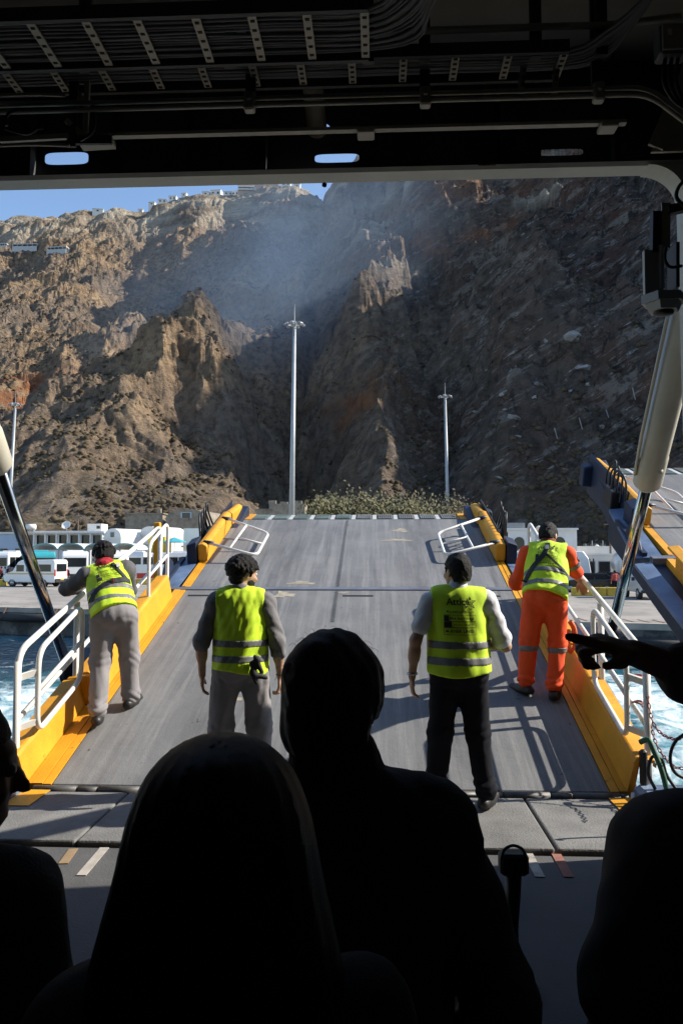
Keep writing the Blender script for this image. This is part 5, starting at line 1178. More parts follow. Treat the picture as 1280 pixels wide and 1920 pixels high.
fq = np.array([(k, (k+1)%6, 6+(k+1)%6, 6+k) for k in range(6)]); ft = np.array([(6+k, 6+(k+1)%6, 12) for k in range(6)])
off = (np.arange(m_)*13)[:, None, None]
faces_q = (fq[None]+off).reshape(-1, 4); faces_t = (ft[None]+off).reshape(-1, 3)
me = bpy.data.meshes.new('scrub'); co = VV.reshape(-1, 3).astype(np.float32); me.vertices.add(len(co)); me.vertices.foreach_set('co', co.ravel())
lv = np.concatenate([faces_q.ravel(), faces_t.ravel()]).astype(np.int32); me.loops.add(len(lv)); me.loops.foreach_set('vertex_index', lv)
st_ = np.concatenate([np.arange(len(faces_q))*4, len(faces_q)*4+np.arange(len(faces_t))*3]).astype(np.int32); lt_ = np.concatenate([np.full(len(faces_q), 4), np.full(len(faces_t), 3)]).astype(np.int32)
me.polygons.add(len(st_)); me.polygons.foreach_set('loop_start', st_); me.polygons.foreach_set('loop_total', lt_); me.update(calc_edges=True)
sc_o = link('scrub', me, mat('dry_scrub', (0.085,0.064,0.04), .95, var=.6, scale=.2, spec=.1)); tag(sc_o, 'low dry scrub dotted over the slopes', kind='stuff')
# ------------------------------------------------------------------ figures: smooth implicit bodies turned into one continuous mesh each
class SDF:
    """smooth union of tapered capsules and oriented ellipsoids"""
    def __init__(s, res=.01): s.p = []; s.res = res; s.cuts = []; s.fold = None
    def cap(s, a, b, ra, rb=None, k=.03, sub=False):
        a = np.array(a, float); b = np.array(b, float); rb = ra if rb is None else rb; m = max(ra, rb)
        s.p.append(('c', a, b, ra, rb, k, sub, np.minimum(a, b)-m, np.maximum(a, b)+m)); return s
    def chain(s, pts, rs, k=.03):
        for i in range(len(pts)-1): s.cap(pts[i], pts[i+1], rs[i], rs[i+1], k)
        return s
    def ell(s, c, r, Rm=None, k=.03, sub=False):
        c = np.array(c, float); r = np.array(r, float); Rm = np.eye(3) if Rm is None else np.array(Rm, float)
        m = np.sqrt(((Rm*r)**2).sum(1)); s.p.append(('e', c, r, Rm, 0, k, sub, c-m, c+m)); return s
    def cut(s, fn): s.cuts.append(fn); return s
    def field(s, grow=0.0):
        lo = np.min([q[7] for q in s.p if not q[6]], 0)-.03-grow; hi = np.max([q[8] for q in s.p if not q[6]], 0)+.03+grow
        n = np.ceil((hi-lo)/s.res).astype(int)+1
        ax = [lo[i]+s.res*np.arange(n[i]) for i in range(3)]
        Fd = np.full(n, .25)
        for q in s.p:
            mg = .05+grow
            i0 = np.maximum(((q[7]-mg-lo)/s.res).astype(int), 0); i1 = np.minimum(((q[8]+mg-lo)/s.res).astype(int)+2, n)
            if (i1 <= i0).any(): continue
            sl = tuple(slice(i0[j], i1[j]) for j in range(3))
            X, Y, Z = np.meshgrid(ax[0][sl[0]], ax[1][sl[1]], ax[2][sl[2]], indexing='ij')
            if q[0] == 'c':
                a, b, ra, rb, k = q[1:6]; ab = b-a; L2 = max(ab.dot(ab), 1e-9)
                px_, py_, pz_ = X-a[0], Y-a[1], Z-a[2]
                t = np.clip((px_*ab[0]+py_*ab[1]+pz_*ab[2])/L2, 0, 1)
                d = np.sqrt((px_-ab[0]*t)**2+(py_-ab[1]*t)**2+(pz_-ab[2]*t)**2)-(ra+(rb-ra)*t)
            else:
                c, r, Rm, _, k = q[1:6]; px_, py_, pz_ = X-c[0], Y-c[1], Z-c[2]
                l = [(px_*Rm[0,j]+py_*Rm[1,j]+pz_*Rm[2,j]) for j in range(3)]
                k0 = np.sqrt(sum((l[j]/r[j])**2 for j in range(3))); k1 = np.sqrt(sum((l[j]/r[j]**2)**2 for j in range(3)))+1e-9
                d = k0*(k0-1)/k1
            f = Fd[sl]
            if q[6]:
                h = np.clip(.5-.5*(f+d)/k, 0, 1); Fd[sl] = f*(1-h)+(-d)*h+k*h*(1-h)
            else:
                h = np.clip(.5+.5*(f-d)/k, 0, 1); Fd[sl] = f*(1-h)+d*h-k*h*(1-h)
        G = np.meshgrid(*ax, indexing='ij')
        if s.fold is not None: Fd = Fd + s.fold(*G)
        return Fd, G, lo
    def mesh(s, name, off=0.0, extra=None):
        Fd, G, lo = s.field(max(0, off)); Fd = Fd-off
        for c in s.cuts: Fd = np.maximum(Fd, c(*G))
        if extra is not None: Fd = np.maximum(Fd, extra(*G))
        Fd[0] = Fd[-1] = .1; Fd[:, 0] = Fd[:, -1] = .1; Fd[:, :, 0] = Fd[:, :, -1] = .1
        return nets(name, Fd, lo, s.res)
def nets(name, Fd, lo, res):
    n = np.array(Fd.shape); ins = Fd < 0
    acc = np.zeros((*(n-1), 3)); cnt = np.zeros(n-1)
    C = [(i, j, k) for i in (0,1) for j in (0,1) for k in (0,1)]
    sl = lambda o: tuple(slice(o[a], n[a]-1+o[a]) for a in range(3))
    for a in C:
        for ax in range(3):
            if a[ax]: continue
            b = list(a); b[ax] = 1; fa = Fd[sl(a)]; fb = Fd[sl(tuple(b))]
            m = (fa < 0) != (fb < 0)
            if not m.any(): continue
            t = fa[m]/(fa[m]-fb[m]); p = np.tile(np.array(a, float), (len(t), 1)); p[:, ax] = t
            acc[m] += p; cnt[m] += 1
    act = cnt > 0; idx = np.full(n-1, -1); idx[act] = np.arange(act.sum())
    co = acc[act]/cnt[act][:, None] + np.argwhere(act); co = co*res+lo
    quads = []
    for ax in range(3):
        o1, o2 = [(1,2),(2,0),(0,1)][ax]
        s0 = [slice(1, n[a]-1) for a in range(3)]; s0[ax] = slice(0, n[ax]-1); s1 = list(s0); s1[ax] = slice(1, n[ax])
        a = ins[tuple(s0)]; b = ins[tuple(s1)]; m = np.argwhere(a != b)
        if not len(m): continue
        fl = a[tuple(m.T)]
        base = m.copy(); base[:, o1] += 1; base[:, o2] += 1
        def g(d1, d2):
            q_ = base.copy(); q_[:, o1] -= d1; q_[:, o2] -= d2; return idx[tuple(q_.T)]
        Q = np.stack([g(1,1), g(0,1), g(0,0), g(1,0)], 1); Q[~fl] = Q[~fl][:, ::-1]; quads.append(Q)
    Q = np.concatenate(quads); Q = Q[(Q >= 0).all(1)]
    me = bpy.data.meshes.new(name); me.vertices.add(len(co)); me.vertices.foreach_set('co', co.astype(np.float32).ravel())
    me.loops.add(Q.size); me.loops.foreach_set('vertex_index', Q.ravel().astype(np.int32))
    me.polygons.add(len(Q)); me.polygons.foreach_set('loop_start', np.arange(0, Q.size, 4, dtype=np.int32)); me.polygons.foreach_set('loop_total', np.full(len(Q), 4, dtype=np.int32))
    me.polygons.foreach_set('use_smooth', np.ones(len(Q), bool)); me.update(calc_edges=True)
    return me
def folds(amp, seed, f=14.0, zs=1.0, mask=None):
    r_ = np.random.default_rng(seed); K = r_.normal(size=(7, 3))*f*np.array([1,1,zs]); ph = r_.uniform(0, 6.3, 7)
    def fn(X, Y, Z):
        wx = X+.03*np.sin(9*Z+ph[0])+.02*np.sin(13*Y); wz = Z+.03*np.sin(11*X+ph[1])
        s_ = 0
        for i in range(7): s_ = s_ + (1-2*np.abs(np.sin(.5*(K[i,0]*wx+K[i,1]*Y+K[i,2]*wz)+ph[i])))*(.8**i)
        t_ = 0
        for i in range(5): t_ = t_ + (1-2*np.abs(np.sin(1.3*(K[i,1]*wx+K[i,2]*Y+K[i,0]*wz*zs)+ph[i]+2*np.sin(5*Z))))*(.75**i)
        out = amp*(s_*.42+t_*.20)
        return out*mask(X, Y, Z) if mask is not None else out
    return fn
def frame(zdir, xhint):
    z = np.array(zdir, float); z /= np.linalg.norm(z); x = np.array(xhint, float); x = x-z*x.dot(z); x /= np.linalg.norm(x)
    return np.stack([x, np.cross(z, x), z], 1)
def rotz(v, a): c, s_ = math.cos(a), math.sin(a); return np.array([v[0]*c-v[1]*s_, v[0]*s_+v[1]*c, v[2]])

M_SKIN = mat('skin', (0.46,0.27,0.18), .5, var=.12, scale=12, bump=.05, bscale=200)
M_SKIN2 = mat('tanned_skin', (0.36,0.20,0.125), .5, var=.12, scale=12, bump=.05, bscale=200)
M_HAIR = mat('dark_hair', (0.007,0.005,0.004), .6, spec=.25, var=.4, scale=60, bump=.6, bscale=180)
M_HAIRB = mat('brown_hair', (0.055,0.030,0.017), .42, var=.4, scale=40, bump=.5, bscale=200, stretch=(8,8,.6))
M_HAIRG = mat('greying_hair', (0.09,0.082,0.075), .5, var=.5, scale=40, bump=.5, bscale=200, stretch=(6,6,1))
M_VEST = mat('hi_vis_yellow_fabric', (0.56,0.80,0.010), .75, var=.07, scale=5, bump=.12, bscale=300, sheen=.15)
M_REFL = mat('reflective_tape', (0.17,0.17,0.165), .45, .1, var=.12, scale=20, bump=.1, bscale=260)
M_GREYW = mat('grey_workwear', (0.235,0.22,0.225), .85, var=.12, scale=5, bump=.15, bscale=260)
M_DGREY = mat('dark_grey_workwear', (0.10,0.097,0.10), .85, var=.15, scale=5, bump=.15, bscale=260)
M_ORANGE = mat('orange_workwear', (0.86,0.085,0.012), .8, var=.1, scale=5, bump=.15, bscale=260)
M_NAVY = mat('navy_trousers', (0.007,0.008,0.013), .85, spec=.2, var=.2, scale=5, bump=.15, bscale=260)
M_SHIRT = mat('white_shirt', (0.66,0.66,0.68), .8, var=.05, scale=5, bump=.1, bscale=260)
M_RED = mat('red_hood', (0.36,0.012,0.02), .8, var=.15, bump=.1, bscale=200)
M_MAROON = mat('maroon_collar', (0.16,0.02,0.018), .8, var=.15, bump=.1, bscale=200)
M_SHOE = mat('black_shoe_leather', (0.016,0.014,0.014), .5, var=.3, scale=20, bump=.1, bscale=100)
M_STRAP = mat('black_webbing', (0.012,0.012,0.014), .7, var=.2, bump=.1, bscale=300)
M_PRINT = mat('black_print', (0.012,0.014,0.012), .7)
M_JACKET = mat('dark_jacket', (0.075,0.077,0.085), .8, var=.35, scale=4, bump=.2, bscale=200)
M_DRESS = mat('dark_top', (0.07,0.07,0.078), .85, var=.35, scale=4, bump=.2, bscale=200)
M_EYE = mat('eye', (0.5,0.48,0.45), .2)

def hand_sdf(S, wrist, fdir, palm, side, curl=.5, pose='relax', k=.012):
    """fdir: along the fingers, palm: the way the palm faces, side: towards the thumb"""
    w = np.array(wrist, float); f = np.array(fdir, float)/np.linalg.norm(fdir); pn = np.array(palm, float); pn = pn-f*pn.dot(f); pn /= np.linalg.norm(pn)
    sd = np.cross(f, pn); sd = sd*(1 if sd.dot(np.array(side, float)) > 0 else -1)
    S.ell(w+f*.05, (.043,.016,.052), np.stack([sd, pn, f], 1), k=.02)
    lens = [.075,.084,.078,.062]
    for i in range(4):
        base = w+f*.088+sd*(.030-.020*i); L = lens[i]
        c = curl*(.9+.12*i)
        if pose == 'point': c = 0.05 if i == 0 else 1.75
        if pose == 'grip': c = 1.2
        d1 = f*math.cos(c*.55)+pn*math.sin(c*.55); d2 = f*math.cos(c*1.3)+pn*math.sin(c*1.3); d3 = f*math.cos(c*1.9)+pn*math.sin(c*1.9)
        p1 = base+d1*L*.45; p2 = p1+d2*L*.32; p3 = p2+d3*L*.24
        S.chain([base-f*.02, p1, p2, p3], [.0110,.0103,.0095,.0085], k=.006)
    tb = w+f*.025+sd*.032; t1 = tb+(f*.7+sd*.5+pn*.35)*.042; t2 = t1+(f*.85+sd*.15+pn*.45)*.034
    S.chain([tb, t1, t2], [.0145,.0115,.009], k=.012)

def head_sdf(S, c, Rm, sc=1.0):
    """c: centre of the skull; columns of Rm: right, forward, up"""
    T = lambda x, y, z: c + Rm @ np.array([x, y, z])*sc
    r_ = lambda *a: tuple(v*sc for v in a)
    S.ell(T(0,-.012,.03), r_(.076,.096,.094), Rm, k=.02)
    S.ell(T(0,.045,-.02), r_(.060,.055,.082), Rm, k=.03)
    S.ell(T(0,.055,-.075), r_(.042,.040,.034), Rm, k=.03)
    S.ell(T(0,.085,.035), r_(.052,.016,.014), Rm, k=.015)
    for s_ in (-1, 1):
        S.ell(T(s_*.031,.104,.012), r_(.014,.012,.010), Rm, k=.012, sub=True)
        S.ell(T(s_*.078,-.012,-.008), r_(.010,.024,.034), Rm, k=.008)
        S.ell(T(s_*.040,.080,-.022), r_(.02,.018,.018), Rm, k=.02)
    S.cap(T(0,.097,.018), T(0,.122,-.026), .008*sc, .0135*sc, k=.012)
    S.cap(T(-.018,.098,-.060), T(.018,.098,-.060), .007*sc, .007*sc, k=.008)
    S.cap(T(-.014,.096,-.072), T(.014,.096,-.072), .007*sc, .007*sc, k=.008)
    return T
def hair_mesh(name, c, Rm, sc=1.0, thick=.016, nape=-.085, brow=.055, curl=0, seed=1, res=.006):
    S = SDF(res); T = lambda x, y, z: c + Rm @ np.array([x, y, z])*sc
    S.ell(T(0,-.014,.032), tuple((v+thick)*sc for v in (.076,.096,.094)), Rm, k=.01)
    S.ell(T(0,-.05,-.03), tuple((v+thick*.6)*sc for v in (.062,.05,.06)), Rm, k=.03)
    r_ = np.random.default_rng(seed)
    if curl:
        for i in range(int(curl*1.6)):
            a = r_.normal(size=3); a /= np.linalg.norm(a); a[2] = abs(a[2])*.95-.12
            p = np.array([0,-.014,.032])+a*(np.array([.076,.096,.094])+thick*r_.uniform(.75,1.15)); S.ell(T(*p), (.015,.015,.013), None, k=.006)
    def clip(X, Y, Z):
        P = np.stack([X-c[0], Y-c[1], Z-c[2]], -1)/sc; l = P @ Rm
        x, y, z = l[..., 0], l[..., 1], l[..., 2]
        front = np.where(z > brow, y-.13, np.where(z > -.02, y-.028+.0*z, y+.035))       # off the face, then off the cheeks
        ear = -(np.sqrt(((np.abs(x)-.085)/.03)**2+((y+.008)/.028)**2+((z+.012)/.036)**2)-1)*.02
        return np.maximum(np.maximum(front, nape-z), ear)
    S.cut(clip); S.fold = folds(.004 if not curl else .005, seed, 60 if not curl else 120)
    return S.mesh(name)

def star_poly(r0, r1, n=5, rot=0):
    return [((r0 if k % 2 == 0 else r1)*math.sin(PI*k/n+rot), (r0 if k % 2 == 0 else r1)*math.cos(PI*k/n+rot)) for k in range(2*n)]
def print_on(surface, items, org, xr, up, outn, parent):
    """lay flat print on a cloth mesh: items are (name, list of (2-D verts, faces)), org = centre on the back"""
    vs = [v.co.copy() for v in surface.data.vertices]; ps = [tuple(p.vertices) for p in surface.data.polygons]
    bv = BVHTree.FromPolygons(vs, ps)
    org, xr, up, outn = (Vector(v) for v in (org, xr, up, outn))
    for nm, V2, Fs in items:
        bm = bmesh.new(); bv_ = [bm.verts.new((x, y, 0)) for x, y in V2]
        for f in Fs:
            try: bm.faces.new([bv_[i] for i in f])
            except ValueError: pass
        bmesh.ops.triangulate(bm, faces=bm.faces)
        for it in range(3):
            es = [e for e in bm.edges if e.calc_length() > .022]
            if not es: break
            bmesh.ops.subdivide_edges(bm, edges=es, cuts=1); bmesh.ops.triangulate(bm, faces=bm.faces)
        for v in bm.verts:
            o_ = org + xr*v.co.x + up*v.co.y + outn*.4
            h, nrm, i, d_ = bv.ray_cast(o_, -outn, .8)
            v.co = (h+outn*.004) if h is not None else (org + xr*v.co.x + up*v.co.y)
        me = bpy.data.meshes.new(nm); bm.to_mesh(me); bm.free(); link(nm, me, M_PRINT, parent)
def vest_print(scale=1.0, full=True):
    out = []; u = .000247*scale
    def T(s, width, x, y, bold=False, nm='lettering'):
        me = text_mesh(s, .03, bold); xs_ = [v.co.x for v in me.vertices]; k = width*scale/(max(xs_)-min(xs_)); xm = (max(xs_)+min(xs_))/2
        out.append((nm, [((v.co.x-xm)*k+x*scale, v.co.y*k+y*scale) for v in me.vertices], [tuple(p.vertices) for p in me.polygons])); bpy.data.meshes.remove(me)
    def rect(x0, x1, y0, y1, nm): out.append((nm, [(x0*scale,y0*scale),(x1*scale,y0*scale),(x1*scale,y1*scale),(x0*scale,y1*scale)], [(0,1,2,3)]))
    def box(x0, x1, y0, y1, w=.0022):
        rect(x0,x1,y0,y0+w,'print_border'); rect(x0,x1,y1-w,y1,'print_border'); rect(x0,x0+w,y0,y1,'print_border'); rect(x1-w,x1,y0,y1,'print_border')
    def poly(pts, nm='star_point'):
        out.append((nm, [((x-515)*u, .092*scale-(y-385)*u) for x, y in pts], [tuple(range(len(pts)))]))
    T('Attica', .155, -.011, .092, True)
    poly([(750,335),(768,240),(800,262),(822,300),(815,335)]); poly([(648,562),(672,492),(740,482),(705,530)])
    for (x0, y0), (x1, y1) in (((835,350),(945,352)), ((940,352),(840,425)), ((838,420),(905,548)), ((900,545),(795,478))):
        dx, dy = x1-x0, y1-y0; L_ = math.hypot(dx, dy); nx, ny = -dy/L_*9, dx/L_*9; poly([(x0+nx,y0+ny),(x1+nx,y1+ny),(x1-nx,y1-ny),(x0-nx,y0-ny)])
    T('SUPERFAST FERRIES', .160, .013, .026, True); poly([(150,640),(195,600),(215,640),(200,665)], 'emblem')
    box(-.105, .105, -.036, .007); rect(-.102, -.073, -.033, .004, 'print_block'); T('Blue Star Ferries', .160, .013, -.015, True)
    box(-.105, .105, -.076, -.037); rect(-.102, -.055, -.073, -.040, 'print_block'); T('HELLENIC SEAWAYS', .130, .023, -.057)
    box(-.105, .105, -.124, -.077); T('ANEK LINES', .158, .014, -.100, True); rect(-.094, -.074, -.106, -.094, 'print_block')
    return out

def person(label, loc, rz, J, look, group, res=.008, cres=.0105):
    """J: joints and settings; returns the root with body, hair and clothing"""
    root = thing('person', label, 'person', loc, rz, group)
    L = J.get
    V = lambda *a: np.array(a, float)
    pel = V(*L('pelvis', (0,0,.95))); spine = V(*L('spine', (0,0,1))); spine /= np.linalg.norm(spine); xr = V(*L('xr', (1,0,0)))
    Rt = frame(spine, xr); B = lambda x, y, z: pel + Rt @ V(x, y, z)
    neck = B(0, -.01, .53); sh = {s_: B(s_*L('shw', .18), -.01, L('shz', .455)) for s_ in (-1, 1)}
    Rh = L('head_R'); hc = neck + V(*L('head_off', (0,.02,.135)))
    hips = {s_: pel + V(*(xr*s_*.095)) + V(0,0,-.03) for s_ in (-1, 1)}
    kn = {-1: V(*J['kneeL']), 1: V(*J['kneeR'])}; an = {-1: V(*J['ankL']), 1: V(*J['ankR'])}
    el = {-1: V(*J['elbL']), 1: V(*J['elbR'])}; wr = {-1: V(*J['wriL']), 1: V(*J['wriR'])}
    toe = {-1: V(*L('toeL', (-.15,.2,0))), 1: V(*L('toeR', (.15,.2,0)))}
    fat = L('fat', 1.0)
    # body
    S = SDF(res); T = head_sdf(S, hc, Rh)
    S.cap(neck-spine*.04, hc+Rh @ V(0,-.025,-.05), .055*fat**.5, .052, k=.03)
    S.ell(B(0,0,.28), (.145*fat,.095*fat,.19), Rt, k=.05); S.cap(sh[-1]*.85+neck*.15-spine*.02, sh[1]*.85+neck*.15-spine*.02, .05, k=.05)
    S.ell(B(0,0,.06), (.140*fat,.095*fat,.15), Rt, k=.05)
    for s_ in (-1, 1):
        S.chain([sh[s_], el[s_], wr[s_]], [.050, .039, .027], k=.03)
        S.cap(el[s_]*.7+wr[s_]*.3, el[s_]*.55+wr[s_]*.45, .041, .038, k=.03)
        S.chain([hips[s_], kn[s_], an[s_]], [.082*fat**.5, .053, .038], k=.04)
        h = J['handL' if s_ < 0 else 'handR']; hand_sdf(S, wr[s_], h[0], h[1], h[2], *(h[3:] if len(h) > 3 else ()))
    S.ell(B(0,.0,-.0), (.145*fat,.10*fat,.10), Rt, k=.05)
    body = link('body', S.mesh('body'), L('skin', M_SKIN), root)
    for s_ in (-1, 1):
        part('eye', MB().ico(T(s_*.031,.092,.012), .0125, 2), M_EYE, body, True)
    return root, dict(B=B, Rt=Rt, sh=sh, el=el, wr=wr, hips=hips, kn=kn, an=an, toe=toe, hc=hc, Rh=Rh, neck=neck, spine=spine, pel=pel, T=T, fat=fat, cres=cres)

o_sdf = {}
def add_trousers(root, G, m, seed, loose=1.0, hem=.05, name='trousers'):
    S = SDF(G['cres'])
    S.ell(G['B'](0,-.005,-.02), (.170*G['fat'],.128*G['fat'],.115), G['Rt'], k=.05); S.ell(G['B'](0,0,.09), (.158*G['fat'],.112*G['fat'],.09), G['Rt'], k=.05)
    for s_ in (-1, 1):
        S.chain([G['hips'][s_], G['kn'][s_], G['an'][s_]+(G['kn'][s_]-G['an'][s_])*hem], [.100*loose*G['fat']**.5, .078*loose, .066*loose], k=.05)
        S.ell(G['an'][s_]+np.array([0,0,.04]), (.066*loose,.072*loose,.045), None, k=.03)
    f0 = folds(.009, seed, 24, .3); za = min(G['an'][-1][2], G['an'][1][2])
    def fold_(X, Y, Z):                                     # drape, plus bunched creases above the shoes and behind the knees
        b_ = np.exp(-((Z-za-.06)/.07)**2)+.45*np.exp(-((Z-.50)/.08)**2)+.35*np.exp(-((Z-.86)/.06)**2)
        w_ = Z+.05*np.sin(14*X+seed)+.04*np.sin(11*Y+2*seed)
        return f0(X, Y, Z)+b_*.0075*(1-2*np.abs(np.sin(48*w_+seed)))
    S.fold = fold_
    o = link(name, S.mesh(name), m, root); o_sdf[o.name] = S; return o
def add_shirt(root, G, m, seed, sleeve=(1.0,1.0), grow=0.0, name='shirt', forearm_r=.05):
    S = SDF(G['cres']); f = G['fat']
    S.ell(G['B'](0,0,.28), ((.172+grow)*f,(.118+grow)*f,.20), G['Rt'], k=.06); [S.cap(G['neck']-G['spine']*.075, G['sh'][q_]*.95+G['neck']*.05, .085+grow*.7, .066+grow, k=.05) for q_ in (-1, 1)]
    S.ell(G['B'](0,0,.08), ((.162+grow)*f,(.112+grow)*f,.17), G['Rt'], k=.06)
    S.cap(G['neck']-G['spine']*.06, G['neck']+G['spine']*.012, .082, .068, k=.03)
    for s_, q in ((-1, sleeve[0]), (1, sleeve[1])):
        a, b, c = G['sh'][s_], G['el'][s_], G['wr'][s_]
        if q <= 1: S.cap(a, a+(b-a)*q, .064+grow, .060+grow*.5, k=.04)
        else: S.chain([a, b, b+(c-b)*(q-1)], [.063+grow, .051+grow*.5, forearm_r], k=.04)
    S.fold = folds(.0085, seed, 22)
    return link(name, S.mesh(name), m, root)
def add_vest(root, G, seed, hem=-.02, bands=(.07,.19), wide=1.0, full=True):
    S = SDF(.0085); f = G['fat']; B = G['B']
    S.ell(B(0,0,.32), (.196*f*wide,.142*f,.25), G['Rt'], k=.05); S.ell(B(0,0,.10), (.200*f*wide,.150*f,.22), G['Rt'], k=.07)
    S.cap(G['sh'][-1]*.82+G['neck']*.18+G['spine']*.01, G['sh'][1]*.82+G['neck']*.18+G['spine']*.01, .078, k=.06)
    S.ell(B(0,0,-.03), (.214*f*wide,.165*f,.14), G['Rt'], k=.06)
    pel, Rt = G['pel'], G['Rt']
    def loc(X, Y, Z): return np.stack([X-pel[0], Y-pel[1], Z-pel[2]], -1) @ Rt
    S.cut(lambda X, Y, Z: hem+.02*np.sin(9*X+seed)-loc(X, Y, Z)[..., 2])
    def armhole(X, Y, Z):
        l = loc(X, Y, Z); return np.abs(l[..., 0])-(.205*wide*f-.03*np.clip((l[..., 2]-.28)/.15, 0, 1))
    S.cut(armhole)
    S.cut(lambda X, Y, Z: (lambda l: .09-np.sqrt(l[..., 0]**2+(l[..., 1]-.06)**2*.8+((l[..., 2]-.60))**2))(loc(X, Y, Z)))
    fa, fb = folds(.009, seed, 15, .5), folds(.004, seed+40, 30, .22)
    S.fold = lambda X, Y, Z: fa(X, Y, Z)+fb(X, Y, Z)
    v = link('vest', S.mesh('vest'), M_VEST, root)
    for z0 in bands:
        b_ = link('reflective_band', S.mesh('reflective_band', .0035, lambda X, Y, Z: np.abs(loc(X, Y, Z)[..., 2]-z0)-.026), M_REFL, v)
    return v
def add_shoes(root, G, m, zoff=(0,0)):
    for i, s_ in enumerate((-1, 1)):
        S = SDF(.008); a = G['an'][s_]; t = G['toe'][s_]; d = t-a; d[2] = 0; d /= np.linalg.norm(d); base = a.copy(); base[2] = a[2]-.055
        sl = np.array([0,0,(t[2]-(a[2]-.075))])
        S.cap(base-d*.055, base+d*.06, .044, .047, k=.03); S.cap(base+d*.05+sl*.3, base+d*.165+sl*.8, .046, .038, k=.03); S.cap(base, a+np.array([0,0,.03]), .048, .048, k=.03)
        z0 = a[2]-.085
        S.cut(lambda X, Y, Z, z0=z0: z0-Z+0*X+((X-a[0])*d[0]+(Y-a[1])*d[1])*np.clip(sl[2]/.2, -1, 1)*1.0)
        link('shoe', S.mesh('shoe'), m, root)
def head_R(yaw=0, pitch=0, roll=0):
    return np.array((Euler((R(pitch), R(roll), R(yaw)), 'XYZ').to_matrix()))
DOWN = (0,0,-1)

# ------------------------------------------------------------------ crew
CREW = 'crew in yellow vests on the ramp'
def ramp_z(Y): return (Y-HY)*.321
# 1 standing left, head turned to the right
J = dict(kneeL=(-.145,.03,.50), kneeR=(.14,.03,.50), ankL=(-.18,-.02,.10), ankR=(.16,.0,.10), toeL=(-.2,.2,.02), toeR=(.2,.2,.02),
         elbL=(-.285,-.03,1.13), elbR=(.27,-.03,1.12), wriL=(-.285,.02,.875), wriR=(.29,.03,.86),
         handL=((-.02,.10,-1),(1,.2,0),(.2,1,0),.55), handR=((.03,.06,-1),(-1,.3,0),(-.2,1,0),.8), head_R=head_R(-52,-10), head_off=(.01,.03,.135), shw=.185)
p = at(450, 1400, 5.72)
g1, G = person('crewman in plain yellow vest and grey overalls, curly hair, head turned right', (p.x, p.y, .01), R(4), J, None, CREW)
link('hair', hair_mesh('hair', G['hc'], G['Rh'], thick=.022, nape=-.03, brow=.045, curl=170, seed=5, res=.0055), M_HAIR, g1)
link('hair', hair_mesh('hair', G['hc'], G['Rh'], thick=.005, nape=-.085, brow=.05, seed=6), M_HAIR, g1)
S = SDF(.006); T = G['T']; S.ell(T(0,.045,-.055), (.061,.056,.062), G['Rh'], k=.02); S.cut(lambda X, Y, Z: (lambda l: np.maximum(l[..., 2]+.03-.35*np.maximum(-l[...,1]+.03,0), -l[..., 1]-.01))((np.stack([X,Y,Z],-1)-G['hc']) @ G['Rh'])); S.fold = folds(.002, 4, 120)
link('beard', S.mesh('beard'), M_HAIR, g1)
add_trousers(g1, G, M_GREYW, 21, 1.08); add_shirt(g1, G, M_DGREY if False else mat('grey_work_shirt', (0.16,0.155,0.16), .85, var=.12, scale=5, bump=.15, bscale=260), 22, (1.14,1.32), forearm_r=.049); add_vest(g1, G, 3, hem=-.045, bands=(.055,.165)); add_shoes(g1, G, M_SHOE)
for s_, q_ in ((-1,.14),(1,.32)):
    e_, w_ = Vector(G['el'][s_]), Vector(G['wr'][s_]); c_ = e_+(w_-e_)*q_; d_ = (w_-e_).normalized()
    part('cuff', MB().tube([c_-d_*.05, c_-d_*.045, c_+d_*.018, c_+d_*.022], [.05,.058,.057,.05], 16), MATS['grey_work_shirt'], g1, True)
S = SDF(.007)
for a_, b_ in (((.10,-.175,.03),(.13,-.185,-.06)), ((.13,-.18,.05),(.17,-.17,-.03)), ((.12,-.185,-.05),(.20,-.175,-.07)), ((.10,-.18,-.03),(.13,-.19,-.10)), ((.14,-.18,.06),(.12,-.18,.08))): S.cap(G['pel']+np.array(a_), G['pel']+np.array(b_), .022, .014, k=.015)
gl = link('work_glove', S.mesh('work_glove'), M_STRAP, None); gl.matrix_world = Matrix.Translation((p.x, p.y, .01)) @ Matrix.Rotation(R(4), 4, 'Z'); tag(gl, 'black work gloves hanging from the belt of the curly haired crewman', 'gloves')
part('bracelet', MB().tube([Vector(G['wr'][1])+Vector((.031*math.cos(a), .031*math.sin(a), .012)) for a in [2*PI*k/14 for k in range(14)]], .004, 5, closed=True), M_STRAP, g1, True)

# 2 standing right, officer in white shirt
J = dict(kneeL=(-.13,.03,.50), kneeR=(.125,.03,.50), ankL=(-.165,.08,.10), ankR=(.175,-.03,.10), toeL=(-.2,.3,.02), toeR=(.27,.17,.02),
         elbL=(-.30,-.05,1.14), elbR=(.325,.03,1.10), wriL=(-.325,.0,.885), wriR=(.13,.24,1.12),
         handL=((-.02,.12,-1),(1,.2,0),(.2,1,0),.5), handR=((-1,.3,.1),(0,-.5,-1),(0,1,.3),.9), head_R=head_R(30,-4), head_off=(-.005,.02,.135), shw=.19, fat=1.08)
p = at(862, 1500, 5.42)
g2, G = person('crewman in printed yellow vest over white shirt and navy trousers, seen from behind', (p.x, p.y, .03), R(-2), J, None, CREW)
link('hair', hair_mesh('hair', G['hc'], G['Rh'], thick=.010, nape=-.07, brow=.05, seed=8), M_HAIR, g2)
add_trousers(g2, G, M_NAVY, 31, 1.0); add_shirt(g2, G, M_SHIRT, 32, (.62,.86), grow=.004, name='shirt'); v = add_vest(g2, G, 5, hem=-.03, bands=(.06,.17)); add_shoes(g2, G, M_SHOE)
